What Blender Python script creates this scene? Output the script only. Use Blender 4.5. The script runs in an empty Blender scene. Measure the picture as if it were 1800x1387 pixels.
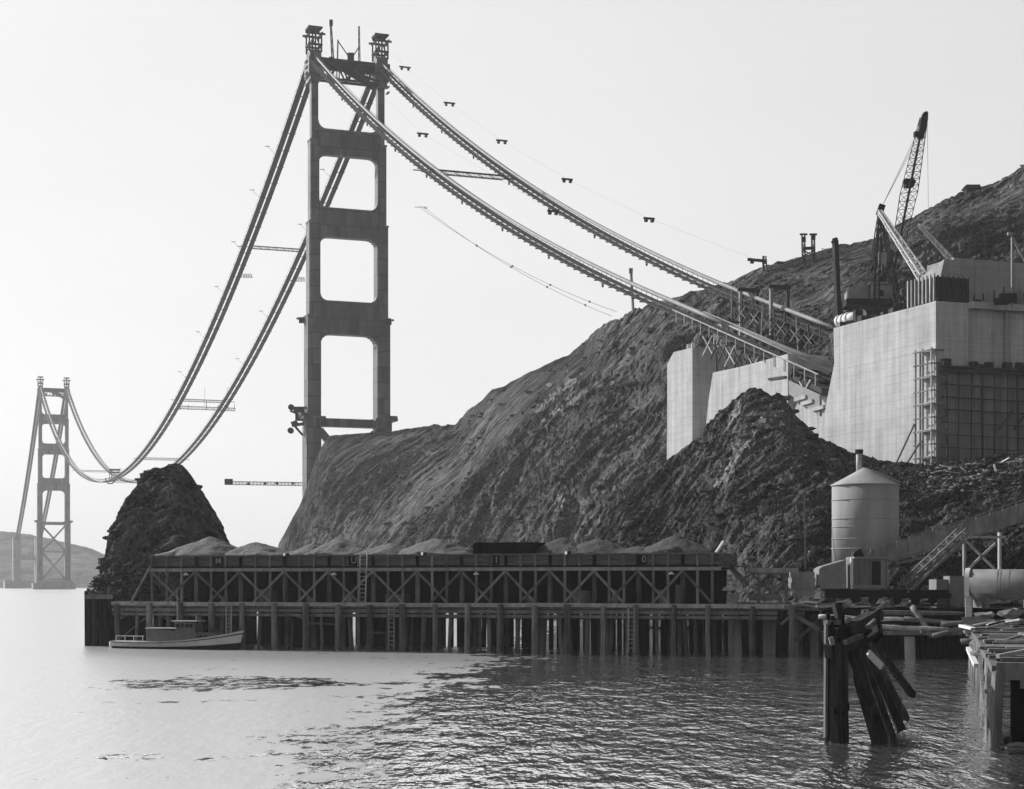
import bpy, math, random
import numpy as np
from mathutils import Vector, Matrix
random.seed(7); RNG = np.random.default_rng(11)
D = bpy.data
scene = bpy.context.scene
COL = scene.collection
R = math.radians
# ------------------------------------------------------------------ camera model and frames
F, CX, HY, EYE = 3000.0, 900.0, 1025.0, 7.0
def W(px, py, d): return Vector(((px-CX)/F*d, d, EYE-(py-HY)/F*d))
def zat(py, d): return EYE-(py-HY)/F*d
def PXZ(px, d, z): return Vector(((px-CX)/F*d, d, z))
TW = Vector((-69.0, 715.0, 0.0))
def B(l, t, z): return Vector((TW.x+.9375*l+.348*t, TW.y+.348*l-.9375*t, z))
def face_t(px, l):
    k = (px-CX)/F
    return (k*(TW.y+.348*l)-TW.x-.9375*l)/(.348+.9375*k)
def bdepth(l, t): return TW.y+.348*l-.9375*t
WL = Vector((-43.4, 186.0)); WD = Vector((.952, -.306)); WN = Vector((.306, .952))
def Q(s, n, z): return Vector((WL.x+s*WD.x+n*WN.x, WL.y+s*WD.y+n*WN.y, z))
def ws(px, n=0.0):
    k = (px-CX)/F; x0 = WL.x+n*WN.x; y0 = WL.y+n*WN.y
    return (k*y0-x0)/(WD.x-k*WD.y)
def wdep(s, n=0.0): return WL.y+s*WD.y+n*WN.y

# ------------------------------------------------------------------ materials (all neutral grey: the photograph is monochrome)
MATS = {}
def mk(name, base, var=.35, scale=1.0, rough=.85, stretch=(1,1,1), bump=0.0, bscale=None, metal=0.0, rnd=0.0, detail=6.0, spec=.3):
    m = D.materials.new(name); m.use_nodes = True; nt = m.node_tree; N = nt.nodes; L = nt.links
    bs = N['Principled BSDF']
    tc = N.new('ShaderNodeTexCoord'); mp = N.new('ShaderNodeMapping'); mp.inputs['Scale'].default_value = stretch
    L.new(tc.outputs['Object'], mp.inputs['Vector'])
    nz = N.new('ShaderNodeTexNoise'); nz.inputs['Scale'].default_value = scale; nz.inputs['Detail'].default_value = detail; nz.inputs['Roughness'].default_value = .62
    L.new(mp.outputs['Vector'], nz.inputs['Vector'])
    mr = N.new('ShaderNodeMapRange'); mr.inputs['From Min'].default_value = .28; mr.inputs['From Max'].default_value = .72
    mr.inputs['To Min'].default_value = base*(1-var); mr.inputs['To Max'].default_value = base*(1+var)
    L.new(nz.outputs['Fac'], mr.inputs['Value'])
    out = mr.outputs['Result']
    if rnd:
        oi = N.new('ShaderNodeObjectInfo'); r2 = N.new('ShaderNodeMapRange')
        r2.inputs['To Min'].default_value = 1-rnd; r2.inputs['To Max'].default_value = 1+rnd
        L.new(oi.outputs['Random'], r2.inputs['Value'])
        mu = N.new('ShaderNodeMath'); mu.operation = 'MULTIPLY'; L.new(out, mu.inputs[0]); L.new(r2.outputs['Result'], mu.inputs[1]); out = mu.outputs[0]
    cc = N.new('ShaderNodeCombineColor')
    for i in range(3): L.new(out, cc.inputs[i])
    L.new(cc.outputs['Color'], bs.inputs['Base Color'])
    bs.inputs['Roughness'].default_value = rough; bs.inputs['Metallic'].default_value = metal; bs.inputs['Specular IOR Level'].default_value = spec
    if bump:
        nb = N.new('ShaderNodeTexNoise'); nb.inputs['Scale'].default_value = bscale or scale*3; nb.inputs['Detail'].default_value = 5
        L.new(mp.outputs['Vector'], nb.inputs['Vector'])
        bp = N.new('ShaderNodeBump'); bp.inputs['Strength'].default_value = 1.0; bp.inputs['Distance'].default_value = bump
        L.new(nb.outputs['Fac'], bp.inputs['Height']); L.new(bp.outputs['Normal'], bs.inputs['Normal'])
    MATS[name] = m
    return m

def terrain_mat(name, lo, hi, g=(.75,.45,.60), fine=1.6, bump=.5, stretchy=.12, patch=.03):
    """rock and grass: streaks run along g, blotches and specks over them"""
    m = D.materials.new(name); m.use_nodes = True; nt = m.node_tree; N = nt.nodes; L = nt.links
    bs = N['Principled BSDF']; bs.inputs['Roughness'].default_value = .95; bs.inputs['Specular IOR Level'].default_value = .0
    geo = N.new('ShaderNodeNewGeometry')
    gv = Vector(g).normalized()
    # compress along g : P - (1-stretchy)(P.g) g
    dot = N.new('ShaderNodeVectorMath'); dot.operation = 'DOT_PRODUCT'; dot.inputs[1].default_value = gv; L.new(geo.outputs['Position'], dot.inputs[0])
    sc = N.new('ShaderNodeVectorMath'); sc.operation = 'SCALE'; sc.inputs[0].default_value = gv*(1-stretchy); L.new(dot.outputs['Value'], sc.inputs['Scale'])
    sub = N.new('ShaderNodeVectorMath'); sub.operation = 'SUBTRACT'; L.new(geo.outputs['Position'], sub.inputs[0]); L.new(sc.outputs['Vector'], sub.inputs[1])
    def noise(vec, s, det=6, ro=.65):
        n = N.new('ShaderNodeTexNoise'); n.inputs['Scale'].default_value = s; n.inputs['Detail'].default_value = det; n.inputs['Roughness'].default_value = ro
        L.new(vec, n.inputs['Vector']); return n.outputs['Fac']
    a = noise(sub.outputs['Vector'], fine*.28, 8, .7); b = noise(geo.outputs['Position'], patch, 4); c = noise(geo.outputs['Position'], fine, 5, .7)
    def math_(op, x, y):
        k = N.new('ShaderNodeMath'); k.operation = op
        for i, q in enumerate((x, y)):
            if isinstance(q, float): k.inputs[i].default_value = q
            else: L.new(q, k.inputs[i])
        return k.outputs[0]
    pt = noise(geo.outputs['Position'], patch*.55, 3); pm = N.new('ShaderNodeMapRange'); pm.interpolation_type = 'SMOOTHSTEP'; pm.inputs['From Min'].default_value = .42; pm.inputs['From Max'].default_value = .60; pm.inputs['To Min'].default_value = .35; L.new(pt, pm.inputs['Value'])
    a = math_('ADD', .47, math_('MULTIPLY', math_('SUBTRACT', a, .47), pm.outputs['Result']))
    s = math_('ADD', math_('MULTIPLY', a, .56), math_('ADD', math_('MULTIPLY', b, .18), math_('MULTIPLY', c, .26)))
    ra = N.new('ShaderNodeMapRange'); ra.interpolation_type = 'SMOOTHSTEP'
    ra.inputs['From Min'].default_value = .43; ra.inputs['From Max'].default_value = .60; ra.inputs['To Min'].default_value = lo; ra.inputs['To Max'].default_value = hi
    L.new(s, ra.inputs['Value'])
    cc = N.new('ShaderNodeCombineColor')
    for i in range(3): L.new(ra.outputs['Result'], cc.inputs[i])
    L.new(cc.outputs['Color'], bs.inputs['Base Color'])
    h = math_('ADD', math_('MULTIPLY', a, 1.4), math_('MULTIPLY', c, .7))
    bp = N.new('ShaderNodeBump'); bp.inputs['Strength'].default_value = 1; bp.inputs['Distance'].default_value = bump
    L.new(h, bp.inputs['Height']); L.new(bp.outputs['Normal'], bs.inputs['Normal'])
    MATS[name] = m
    return m

def concrete_mat(name, base, pour=1.5):
    m = D.materials.new(name); m.use_nodes = True; nt = m.node_tree; N = nt.nodes; L = nt.links
    bs = N['Principled BSDF']; bs.inputs['Roughness'].default_value = .9; bs.inputs['Specular IOR Level'].default_value = .2
    geo = N.new('ShaderNodeNewGeometry')
    def noise(s, stretch, det=5, ro=.6):
        mp = N.new('ShaderNodeMapping'); mp.inputs['Scale'].default_value = stretch; L.new(geo.outputs['Position'], mp.inputs['Vector'])
        n = N.new('ShaderNodeTexNoise'); n.inputs['Scale'].default_value = s; n.inputs['Detail'].default_value = det; n.inputs['Roughness'].default_value = ro
        L.new(mp.outputs['Vector'], n.inputs['Vector']); return n.outputs['Fac']
    def math_(op, x, y=0.0, z=None):
        k = N.new('ShaderNodeMath'); k.operation = op
        for i, q in enumerate((x, y)):
            if isinstance(q, (float, int)): k.inputs[i].default_value = q
            else: L.new(q, k.inputs[i])
        return k.outputs[0]
    blot = noise(.22, (1,1,1)); stain = noise(.8, (1,1,.035), 6, .7); boards = noise(.5, (.05,.05,6.0), 3); fine = noise(3.0, (1,1,1), 4)
    sep = N.new('ShaderNodeSeparateXYZ'); L.new(geo.outputs['Position'], sep.inputs['Vector'])
    wob = math_('ADD', sep.outputs['Z'], math_('MULTIPLY', noise(.15, (1,1,1), 2), .5))
    fr = math_('FRACT', math_('DIVIDE', wob, pour))
    line = math_('LESS_THAN', fr, .06)
    v = math_('ADD', math_('MULTIPLY', blot, .5), math_('ADD', math_('MULTIPLY', stain, .95), math_('ADD', math_('MULTIPLY', boards, .16), math_('MULTIPLY', fine, .2))))
    ra = N.new('ShaderNodeMapRange'); ra.inputs['From Min'].default_value = .66; ra.inputs['From Max'].default_value = 1.10
    ra.inputs['To Min'].default_value = base*.62; ra.inputs['To Max'].default_value = base*1.22; L.new(v, ra.inputs['Value'])
    val = math_('MULTIPLY', ra.outputs['Result'], math_('SUBTRACT', 1.0, math_('MULTIPLY', line, math_('MULTIPLY', noise(.25, (1,1,1), 3), .36))))
    cc = N.new('ShaderNodeCombineColor')
    for i in range(3): L.new(val, cc.inputs[i])
    L.new(cc.outputs['Color'], bs.inputs['Base Color'])
    bp = N.new('ShaderNodeBump'); bp.inputs['Distance'].default_value = .06; L.new(v, bp.inputs['Height']); L.new(bp.outputs['Normal'], bs.inputs['Normal'])
    MATS[name] = m
    return m

M_hill = terrain_mat('hill_rock', .018, .27, fine=2.0, bump=.9, stretchy=.12)
M_spur = terrain_mat('spur_rock', .014, .22, fine=2.4, bump=.8, stretchy=.12)
M_rock = terrain_mat('sea_rock', .02, .24, g=(.5,.1,.85), fine=2.0, bump=.9, stretchy=.35)
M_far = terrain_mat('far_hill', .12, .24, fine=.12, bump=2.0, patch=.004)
M_dirt = terrain_mat('yard_dirt', .012, .06, g=(1,0,0), fine=2.5, bump=.2, stretchy=.6)
M_scar = terrain_mat('scar_rock', .12, .50, fine=2.4, bump=.7)
M_track = terrain_mat('track_dirt_lit_ridge', .03, .15, fine=1.5, bump=.4)  # dirt of the tracks, also the pale tone of the sunlit ridge strips
M_gravel = mk('gravel', .18, .45, 3.0, .95, bump=.25, bscale=7)
M_gravel2 = mk('wet_gravel', .085, .45, 3.0, .95, bump=.25, bscale=7)
M_bleach = mk('bleached_wood', .15, .65, 1.8, .9, (1,1,.2), bump=.04, rnd=.45)
M_letter = mk('sign_paint', .28, .3, 3, .8)
M_conc = concrete_mat('concrete', .46)
M_concd = concrete_mat('old_concrete', .30)
M_dolph = mk('dolphin_wood', .05, .75, 2.2, .9, (1.4,1.4,.16), bump=.1, rnd=.5, spec=.05)
M_tower = mk('tower_paint', .09, .35, .22, .6, (1,1,.4))
_nt = M_tower.node_tree; _bs = _nt.nodes['Principled BSDF']; _tc = _nt.nodes.new('ShaderNodeTexCoord'); _sn = _nt.nodes.new('ShaderNodeVectorMath'); _sn.operation = 'SNAP'; _sn.inputs[1].default_value = (2.6,2.6,6.5)
_wn = _nt.nodes.new('ShaderNodeTexWhiteNoise'); _nt.links.new(_tc.outputs['Object'], _sn.inputs[0]); _nt.links.new(_sn.outputs['Vector'], _wn.inputs['Vector'])
_mr = _nt.nodes.new('ShaderNodeMapRange'); _mr.inputs['To Min'].default_value = .62; _mr.inputs['To Max'].default_value = 1.38; _nt.links.new(_wn.outputs['Value'], _mr.inputs['Value'])
_sp = _nt.nodes.new('ShaderNodeSeparateXYZ'); _nt.links.new(_tc.outputs['Object'], _sp.inputs['Vector']); _fr = _nt.nodes.new('ShaderNodeMath'); _fr.operation = 'PINGPONG'; _fr.inputs[1].default_value = 3.25; _nt.links.new(_sp.outputs['Z'], _fr.inputs[0])
_gt = _nt.nodes.new('ShaderNodeMath'); _gt.operation = 'GREATER_THAN'; _gt.inputs[1].default_value = .22; _nt.links.new(_fr.outputs[0], _gt.inputs[0]); _sm = _nt.nodes.new('ShaderNodeMapRange'); _sm.inputs['To Min'].default_value = .5; _nt.links.new(_gt.outputs[0], _sm.inputs['Value'])
_m1 = _nt.nodes.new('ShaderNodeMath'); _m1.operation = 'MULTIPLY'; _nt.links.new(_mr.outputs['Result'], _m1.inputs[0]); _nt.links.new(_sm.outputs['Result'], _m1.inputs[1])
_vs = _nt.nodes.new('ShaderNodeVectorMath'); _vs.operation = 'SCALE'; _nt.links.new(_bs.inputs['Base Color'].links[0].from_socket, _vs.inputs[0]); _nt.links.new(_m1.outputs[0], _vs.inputs['Scale']); _nt.links.new(_vs.outputs['Vector'], _bs.inputs['Base Color'])
M_edge = mk('edge_wood', .13, .5, 2, .9, (1,1,.2), rnd=.3)
M_wall = concrete_mat('whitewashed_wall', .62, .8)
M_steel = mk('dark_steel', .018, .3, .6, .7, spec=.1)
M_rope = mk('rope', .10, .2, 1, .7)
M_cable = mk('galvanised_cable', .26, .25, .5, .65, spec=.3)
M_plank = mk('footwalk_plank', .05, .3, .5, .8)
M_timber = mk('wharf_timber', .19, .5, 1.6, .85, (1,1,.25), bump=.03, rnd=.35, spec=.1)
M_pile = mk('pile_wood', .17, .65, 1.2, .85, (1,1,.22), bump=.06, rnd=.45, spec=.08)
M_board = mk('bin_board', .11, .5, 1.3, .85, (.35,.35,3), bump=.02, rnd=.2, spec=.08)
M_light = mk('pale_timber', .42, .4, 1.5, .85, (1,1,.3), bump=.02, rnd=.3)
M_white = mk('white_paint', .72, .12, 1.0, .6)
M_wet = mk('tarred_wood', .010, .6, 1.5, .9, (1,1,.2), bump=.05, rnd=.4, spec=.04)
M_silo = mk('silo_steel', .34, .3, .4, .85, (1,1,.12), metal=0, spec=.08, bump=.01)
M_roof = mk('silo_roof', .38, .2, .5, .6)
M_pipe = mk('tank_steel', .15, .4, .6, .65, spec=.3)
M_cab = mk('crane_cab_wood', .16, .5, 1.5, .8, (3,3,.3), bump=.02)
M_grey = mk('grey_plate', .21, .25, .8, .6)
M_hullw = mk('hull_white', .78, .15, .8, .4, spec=.5)
M_cabin = mk('boat_cabin_paint', .14, .25, 1.2, .6)
M_form = mk('form_timber', .035, .4, 1.2, .85, (2,2,.3))
M_leaf = mk('leaf', .10, .5, 1.0, .8, rnd=.2)
M_brush = mk('brush', .05, .6, .4, .9)
M_fpan = mk('form_panel', .20, .5, .5, .9, (1,1,.12), bump=.03, rnd=.3)
M_rub = mk('rubble', .22, .5, .8, .9)
M_lamp = mk('lamp_enamel', .75, .05, 1, .4)

# ------------------------------------------------------------------ mesh helpers
class MB:
    def __init__(s): s.v = []; s.f = []
    def add(s, vs, fs):
        o = len(s.v); s.v.extend([tuple(p) for p in vs]); s.f.extend([tuple(i+o for i in f) for f in fs]); return s
    def hexa(s, p):   # 8 points: bottom 4 (ccw) and top 4
        return s.add(p, [(0,3,2,1),(4,5,6,7),(0,1,5,4),(1,2,6,5),(2,3,7,6),(3,0,4,7)])
    def box(s, c, dx, dy, dz, ax=Vector((1,0,0)), ay=None, az=Vector((0,0,1))):
        ax = Vector(ax).normalized(); az = Vector(az).normalized()
        ay = Vector(ay).normalized() if ay is not None else az.cross(ax)
        a, b, e = ax*dx/2, ay*dy/2, az*dz/2; c = Vector(c)
        return s.hexa([c-a-b-e, c+a-b-e, c+a+b-e, c-a+b-e, c-a-b+e, c+a-b+e, c+a+b+e, c-a+b+e])
    def bar(s, a, b, w, h=None, up=Vector((0,0,1))):
        a = Vector(a); b = Vector(b); h = h or w; d = b-a
        if d.length < 1e-6: return s
        u = d.normalized(); up = Vector(up)
        if abs(u.dot(up)) > .98: up = Vector((.348,-.9375,0)) if abs(u.z) > .9 else Vector((0,0,1))
        x = u.cross(up).normalized(); y = x.cross(u).normalized()
        x *= w/2; y *= h/2
        return s.hexa([a-x-y, a+x-y, a+x+y, a-x+y, b-x-y, b+x-y, b+x+y, b-x+y])
    def tube(s, pts, r, n=8, cap=True):
        pts = [Vector(p) for p in pts]; rs = r if isinstance(r, (list, tuple)) else [r]*len(pts)
        o = len(s.v); k = len(pts)
        for i, p in enumerate(pts):
            t = (pts[min(i+1,k-1)]-pts[max(i-1,0)]).normalized()
            ref = Vector((0,0,1)) if abs(t.z) < .9 else Vector((1,0,0))
            x = t.cross(ref).normalized(); y = x.cross(t)
            for j in range(n):
                an = 2*math.pi*j/n; s.v.append(tuple(p+(x*math.cos(an)+y*math.sin(an))*rs[i]))
        for i in range(k-1):
            for j in range(n):
                q = (j+1)%n; s.f.append((o+i*n+j, o+i*n+q, o+(i+1)*n+q, o+(i+1)*n+j))
        if cap:
            s.f.append(tuple(o+j for j in reversed(range(n)))); s.f.append(tuple(o+(k-1)*n+j for j in range(n)))
        return s
    def pile(s, pts, r, n=10, seed=None, jag=.25):
        """a weathered log: gouged sides and a splintered top"""
        rr = random.Random(seed if seed is not None else len(s.v)+int(abs(pts[0][0])*997)); pts = [Vector(p) for p in pts]; P = []
        for i in range(len(pts)-1):
            k = max(2, int((pts[i+1]-pts[i]).length/.55))
            P += [pts[i].lerp(pts[i+1], j/k) for j in range(k)]
        P.append(pts[-1]); rs = r if isinstance(r, (list, tuple)) else [r]*len(pts); ph = [rr.uniform(.82,1.14) for _ in range(n)]
        o = len(s.v); K = len(P)
        for i, p in enumerate(P):
            t = (P[min(i+1,K-1)]-P[max(i-1,0)]).normalized(); ref = Vector((0,0,1)) if abs(t.z) < .9 else Vector((1,0,0)); x = t.cross(ref).normalized(); y = x.cross(t); f = i/(K-1)*(len(rs)-1); q = min(int(f), len(rs)-2) if len(rs) > 1 else 0
            R0 = rs[q]+(rs[q+1]-rs[q])*(f-q) if len(rs) > 1 else rs[0]
            for j in range(n):
                an = 2*math.pi*j/n; w = R0*ph[j]*rr.uniform(.93,1.06); e = t*rr.uniform(-jag,jag*.4) if i in (K-1, 0) else Vector()
                s.v.append(tuple(p+(x*math.cos(an)+y*math.sin(an))*w+e))
        for i in range(K-1):
            for j in range(n): q = (j+1)%n; s.f.append((o+i*n+j, o+i*n+q, o+(i+1)*n+q, o+(i+1)*n+j))
        s.f.append(tuple(o+j for j in reversed(range(n)))); s.f.append(tuple(o+(K-1)*n+j for j in range(n)))
        return s
    def prism(s, poly, vec):
        n = len(poly); vec = Vector(vec); o = len(s.v)
        s.v.extend([tuple(Vector(p)) for p in poly]); s.v.extend([tuple(Vector(p)+vec) for p in poly])
        s.f.append(tuple(o+i for i in reversed(range(n)))); s.f.append(tuple(o+n+i for i in range(n)))
        for i in range(n):
            j = (i+1)%n; s.f.append((o+i, o+j, o+n+j, o+n+i))
        return s
    def lathe(s, prof, c, n=32):
        c = Vector(c); o = len(s.v); k = len(prof)
        for (r, z) in prof:
            for j in range(n):
                a = 2*math.pi*j/n; s.v.append((c.x+r*math.cos(a), c.y+r*math.sin(a), c.z+z))
        for i in range(k-1):
            for j in range(n):
                q = (j+1)%n; s.f.append((o+i*n+j, o+i*n+q, o+(i+1)*n+q, o+(i+1)*n+j))
        s.f.append(tuple(o+j for j in reversed(range(n)))); s.f.append(tuple(o+(k-1)*n+j for j in range(n)))
        return s
    def rock(s, c, r, seed, sq=(1,1,.7)):
        rr = random.Random(seed); c = Vector(c); t = (1+5**.5)/2
        vs = [(-1,t,0),(1,t,0),(-1,-t,0),(1,-t,0),(0,-1,t),(0,1,t),(0,-1,-t),(0,1,-t),(t,0,-1),(t,0,1),(-t,0,-1),(-t,0,1)]
        fs = [(0,11,5),(0,5,1),(0,1,7),(0,7,10),(0,10,11),(1,5,9),(5,11,4),(11,10,2),(10,7,6),(7,1,8),(3,9,4),(3,4,2),(3,2,6),(3,6,8),(3,8,9),(4,9,5),(2,4,11),(6,2,10),(8,6,7),(9,8,1)]
        ang = rr.random()*6.28; ca, sa = math.cos(ang), math.sin(ang); out = []
        for v in vs:
            f = r/1.9*(.7+.6*rr.random()); x, y, z = v[0]*f*sq[0], v[1]*f*sq[1], v[2]*f*sq[2]
            out.append((c.x+x*ca-y*sa, c.y+x*sa+y*ca, c.z+z))
        return s.add(out, fs)
    def build(s, name, mat, parent=None, smooth=False):
        me = D.meshes.new(name); V = np.array(s.v, dtype=np.float64)
        if parent is None:
            loc = np.array([(V[:,0].min()+V[:,0].max())/2, (V[:,1].min()+V[:,1].max())/2, V[:,2].min()])
        else:
            loc = np.array(LOC[parent.name])
        me.from_pydata((V-loc).tolist(), [], s.f); me.materials.append(mat)
        if smooth: me.polygons.foreach_set('use_smooth', [True]*len(me.polygons))
        me.update()
        o = D.objects.new(name, me); COL.objects.link(o)
        if parent is None: o.location = loc
        else: o.parent = parent
        LOC[o.name] = tuple(loc)
        return o
LOC = {}
def tag(o, label=None, cat=None, group=None, kind=None):
    if label: o['label'] = label
    if cat: o['category'] = cat
    if group: o['group'] = group
    if kind: o['kind'] = kind
    return o
def thing(name, label, cat, loc, group=None):
    o = D.objects.new(name, None); COL.objects.link(o); o.location = loc; LOC[o.name] = tuple(loc)
    return tag(o, label, cat, group)
def copy_tree(o, loc=None, parent=None):
    c = o.copy(); COL.objects.link(c)
    if parent is not None: c.parent = parent
    if loc is not None: c.location = loc
    LOC[c.name] = tuple(loc) if loc is not None else LOC[o.name]
    for ch in list(o.children): copy_tree(ch, None, c)
    return c
def lattice(mb, a, b, w0, w1, n, th, up=Vector((0,0,1)), side=None):
    """four-chord lattice boom from a to b, widths w0 to w1, n panels"""
    a = Vector(a); b = Vector(b); u = (b-a).normalized()
    x = Vector(side).normalized() if side is not None else u.cross(up).normalized()
    y = x.cross(u).normalized()
    def cn(i):
        f = i/n; p = a.lerp(b, f); w = w0+(w1-w0)*f
        return [p+x*w/2*sx+y*w/2*sy for sx, sy in ((-1,-1),(1,-1),(1,1),(-1,1))]
    for i in range(n):
        c0, c1 = cn(i), cn(i+1)
        for k in range(4):
            mb.bar(c0[k], c1[k], th); q = (k+1)%4
            mb.bar(c0[k], c1[q] if i%2 else c1[q], th*.6) if i%2 == 0 else mb.bar(c0[q], c1[k], th*.6)
            mb.bar(c0[k], c0[q], th*.6)
    return mb

# ------------------------------------------------------------------ vectorised gradient noise
_perm = RNG.permutation(256); _perm = np.concatenate([_perm, _perm, _perm]).astype(np.int64)
_gr = RNG.normal(size=(256,3)); _gr /= np.linalg.norm(_gr, axis=1)[:,None]
def perlin(P):
    i = np.floor(P).astype(np.int64); f = P-i; i &= 255
    u = f*f*f*(f*(f*6-15)+10); r = np.zeros(len(P))
    for dx in (0,1):
        wx = u[:,0] if dx else 1-u[:,0]
        for dy in (0,1):
            wy = u[:,1] if dy else 1-u[:,1]
            for dz in (0,1):
                wz = u[:,2] if dz else 1-u[:,2]
                h = _perm[_perm[_perm[(i[:,0]+dx)&255]+((i[:,1]+dy)&255)]+((i[:,2]+dz)&255)]
                g = _gr[h]; r += wx*wy*wz*(g[:,0]*(f[:,0]-dx)+g[:,1]*(f[:,1]-dy)+g[:,2]*(f[:,2]-dz))
    return r*1.5
def fbm(P, o=4):
    s = np.zeros(len(P)); a = 1.0
    for k in range(o): s += a*perlin(P*2**k+k*17.3); a *= .5
    return s
def ridged(P, o=3):
    s = np.zeros(len(P)); a = 1.0
    for k in range(o): s += a*(1-2*np.abs(perlin(P*2**k+k*9.1))); a *= .5
    return s
def squash(P, g, k):
    g = np.array(Vector(g).normalized()); return P-(1-k)*(P@g)[:,None]*g[None,:]

def loft(cols, R_, step, smooth_px, back=((60,-25),)):
    """columns of (py, depth) down the line of sight become a grid of world points; the back of the ridge is closed off"""
    xs = [c[0] for c in cols]; prof = []
    for px, pts in cols:
        pd = [(d, zat(py, d)) for py, d in pts]
        bk_ = back(px) if callable(back) else back
        for dd, dz in bk_: pd.append((pts[-1][1]+dd, zat(*pts[-1])+dz))
        q = np.array(pd); seg = np.hypot(np.diff(q[:,0]), np.diff(q[:,1])*1.5); s = np.concatenate([[0], np.cumsum(seg)])
        nb = len(bk_); sr = s[-1-nb]; rb = max(4, R_//12)     # the ridge always falls on the same row
        t = np.concatenate([np.linspace(0, sr, R_-rb), np.linspace(sr, s[-1], rb+1)[1:]])
        prof.append(np.stack([np.interp(t, s, q[:,0]), np.interp(t, s, q[:,1])], 1))
    prof = np.array(prof); px = np.arange(xs[0], xs[-1]+.01, step)
    Dp = np.stack([np.interp(px, xs, prof[:,k,0]) for k in range(R_)], 1); Zp = np.stack([np.interp(px, xs, prof[:,k,1]) for k in range(R_)], 1)
    n = max(1, int(smooth_px/step)); ker = np.ones(2*n+1)/(2*n+1)
    def sm(A):
        Pd = np.pad(A, ((n,n),(0,0)), mode='edge'); return np.stack([np.convolve(Pd[:,k], ker, mode='valid') for k in range(A.shape[1])], 1)
    Dp, Zp = sm(Dp), sm(Zp)
    X = (px[:,None]-CX)/F*Dp
    return np.stack([X, Dp, Zp], 2)
def grid_obj(name, P, mat, smooth=True):
    n, m, _ = P.shape; me = D.meshes.new(name); V = P.reshape(-1,3)
    i = np.arange(n-1)[:,None]*m+np.arange(m-1)[None,:]; fs = np.stack([i, i+m, i+m+1, i+1], 2).reshape(-1,4)
    me.from_pydata(V.tolist(), [], fs.tolist()); me.materials.append(mat)
    if smooth: me.polygons.foreach_set('use_smooth', [True]*len(me.polygons))
    me.update(); o = D.objects.new(name, me); COL.objects.link(o); LOC[o.name] = (0,0,0)
    return o

# ------------------------------------------------------------------ hillside
hill_cols = [
 (466, [(1074,670),(1073,690),(1071,705)]),
 (484, [(1072,667),(1066,680),(1030,690),(962,697)]),
 (500, [(1068,655),(1040,665),(1000,678),(938,695)]),
 (528, [(1068,640),(1010,655),(950,672),(886,693)]),
 (545, [(1068,625),(990,645),(910,670),(838,692)]),
 (560, [(1068,610),(970,635),(880,665),(797,690)]),
 (577, [(1069,595),(960,625),(850,660),(767,690)]),
 (640, [(1072,555),(955,595),(850,640),(761,688)]),
 (690, [(1074,520),(950,570),(850,620),(757,688)]),
 (750, [(1078,485),(955,535),(850,590),(751,675)]),
 (800, [(1080,450),(960,500),(860,560),(744,660)]),
 (840, [(1082,430),(960,478),(855,540),(708,645)]),
 (870, [(1084,410),(960,455),(850,520),(681,632)]),
 (884, [(1085,403),(960,448),(850,510),(680,629)]),
 (930, [(1089,380),(960,425),(850,480),(720,560),(655,622)]),
 (1000,[(1094,345),(960,390),(850,440),(725,520),(640,585),(624,610)]),
 (1030,[(1097,332),(960,375),(850,425),(722,495),(700,505),(690,540),(595,600)]),
 (1062,[(1100,318),(960,360),(850,410),(720,475),(698,482),(690,515),(569,575)]),
 (1110,[(1104,300),(960,342),(850,388),(720,455),(692,462),(684,495),(620,520),(545,560)]),
 (1170,[(1108,285),(960,325),(850,365),(800,385),(700,425),(680,432),(672,455),(610,480),(527,535)]),
 (1212,[(1110,278),(960,318),(850,356),(795,374),(690,415),(612,470),(513,530)]),
 (1290,[(1110,270),(960,310),(850,345),(790,362),(690,385),(660,395),(600,430),(550,460),(490,510)]),
 (1350,[(1112,265),(960,300),(850,330),(760,345),(670,365),(650,380),(565,425),(463,500)]),
 (1400,[(1112,262),(960,295),(850,320),(740,335),(650,352),(625,374),(550,420),(456,500)]),
 (1450,[(1112,280),(960,310),(850,332),(720,342),(640,352),(606,374),(550,412),(440,500)]),
 (1480,[(1112,285),(960,315),(850,336),(700,342),(600,347),(578,372),(515,412),(431,505)]),
 (1530,[(1112,285),(960,315),(850,334),(700,338),(566,342),(548,356),(500,412),(424,510)]),
 (1600,[(1112,285),(960,312),(850,326),(700,330),(556,334),(540,348),(480,412),(385,515)]),
 (1660,[(1112,285),(960,310),(850,322),(700,326),(552,330),(532,345),(460,412),(351,520)]),
 (1700,[(1112,285),(960,310),(850,322),(700,326),(545,330),(525,345),(450,412),(336,525)]),
 (1750,[(1112,285),(960,310),(850,322),(700,326),(540,330),(518,345),(430,415),(320,530)]),
 (1800,[(1112,285),(960,310),(850,322),(700,326),(535,330),(510,345),(410,420),(289,535)]),
 (1900,[(1112,285),(960,310),(850,322),(700,326),(525,330),(500,345),(380,425),(232,545)]),
 (2060,[(1112,285),(960,310),(850,322),(700,326),(510,330),(480,345),(330,430),(150,560)])]
Pm = loft(hill_cols, 210, 2.6, 7)
fl = Pm.reshape(-1,3); gdir = (.75,.45,.60)
q = squash(fl, gdir, .13)
amp = np.clip((fl[:,2]+2)/14, 0, 1)
near_top = np.clip((fl[:,1]-285)/40, 0, 1)
rg_ = lambda P_, o_: ridged(P_, o_)-ridged(P_[::37], o_).mean()
q4 = squash(fl, (.80,.35,.55), .10)
rowf = np.tile(np.clip((178-np.arange(Pm.shape[1]))/40., .12, 1), Pm.shape[0])
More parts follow.
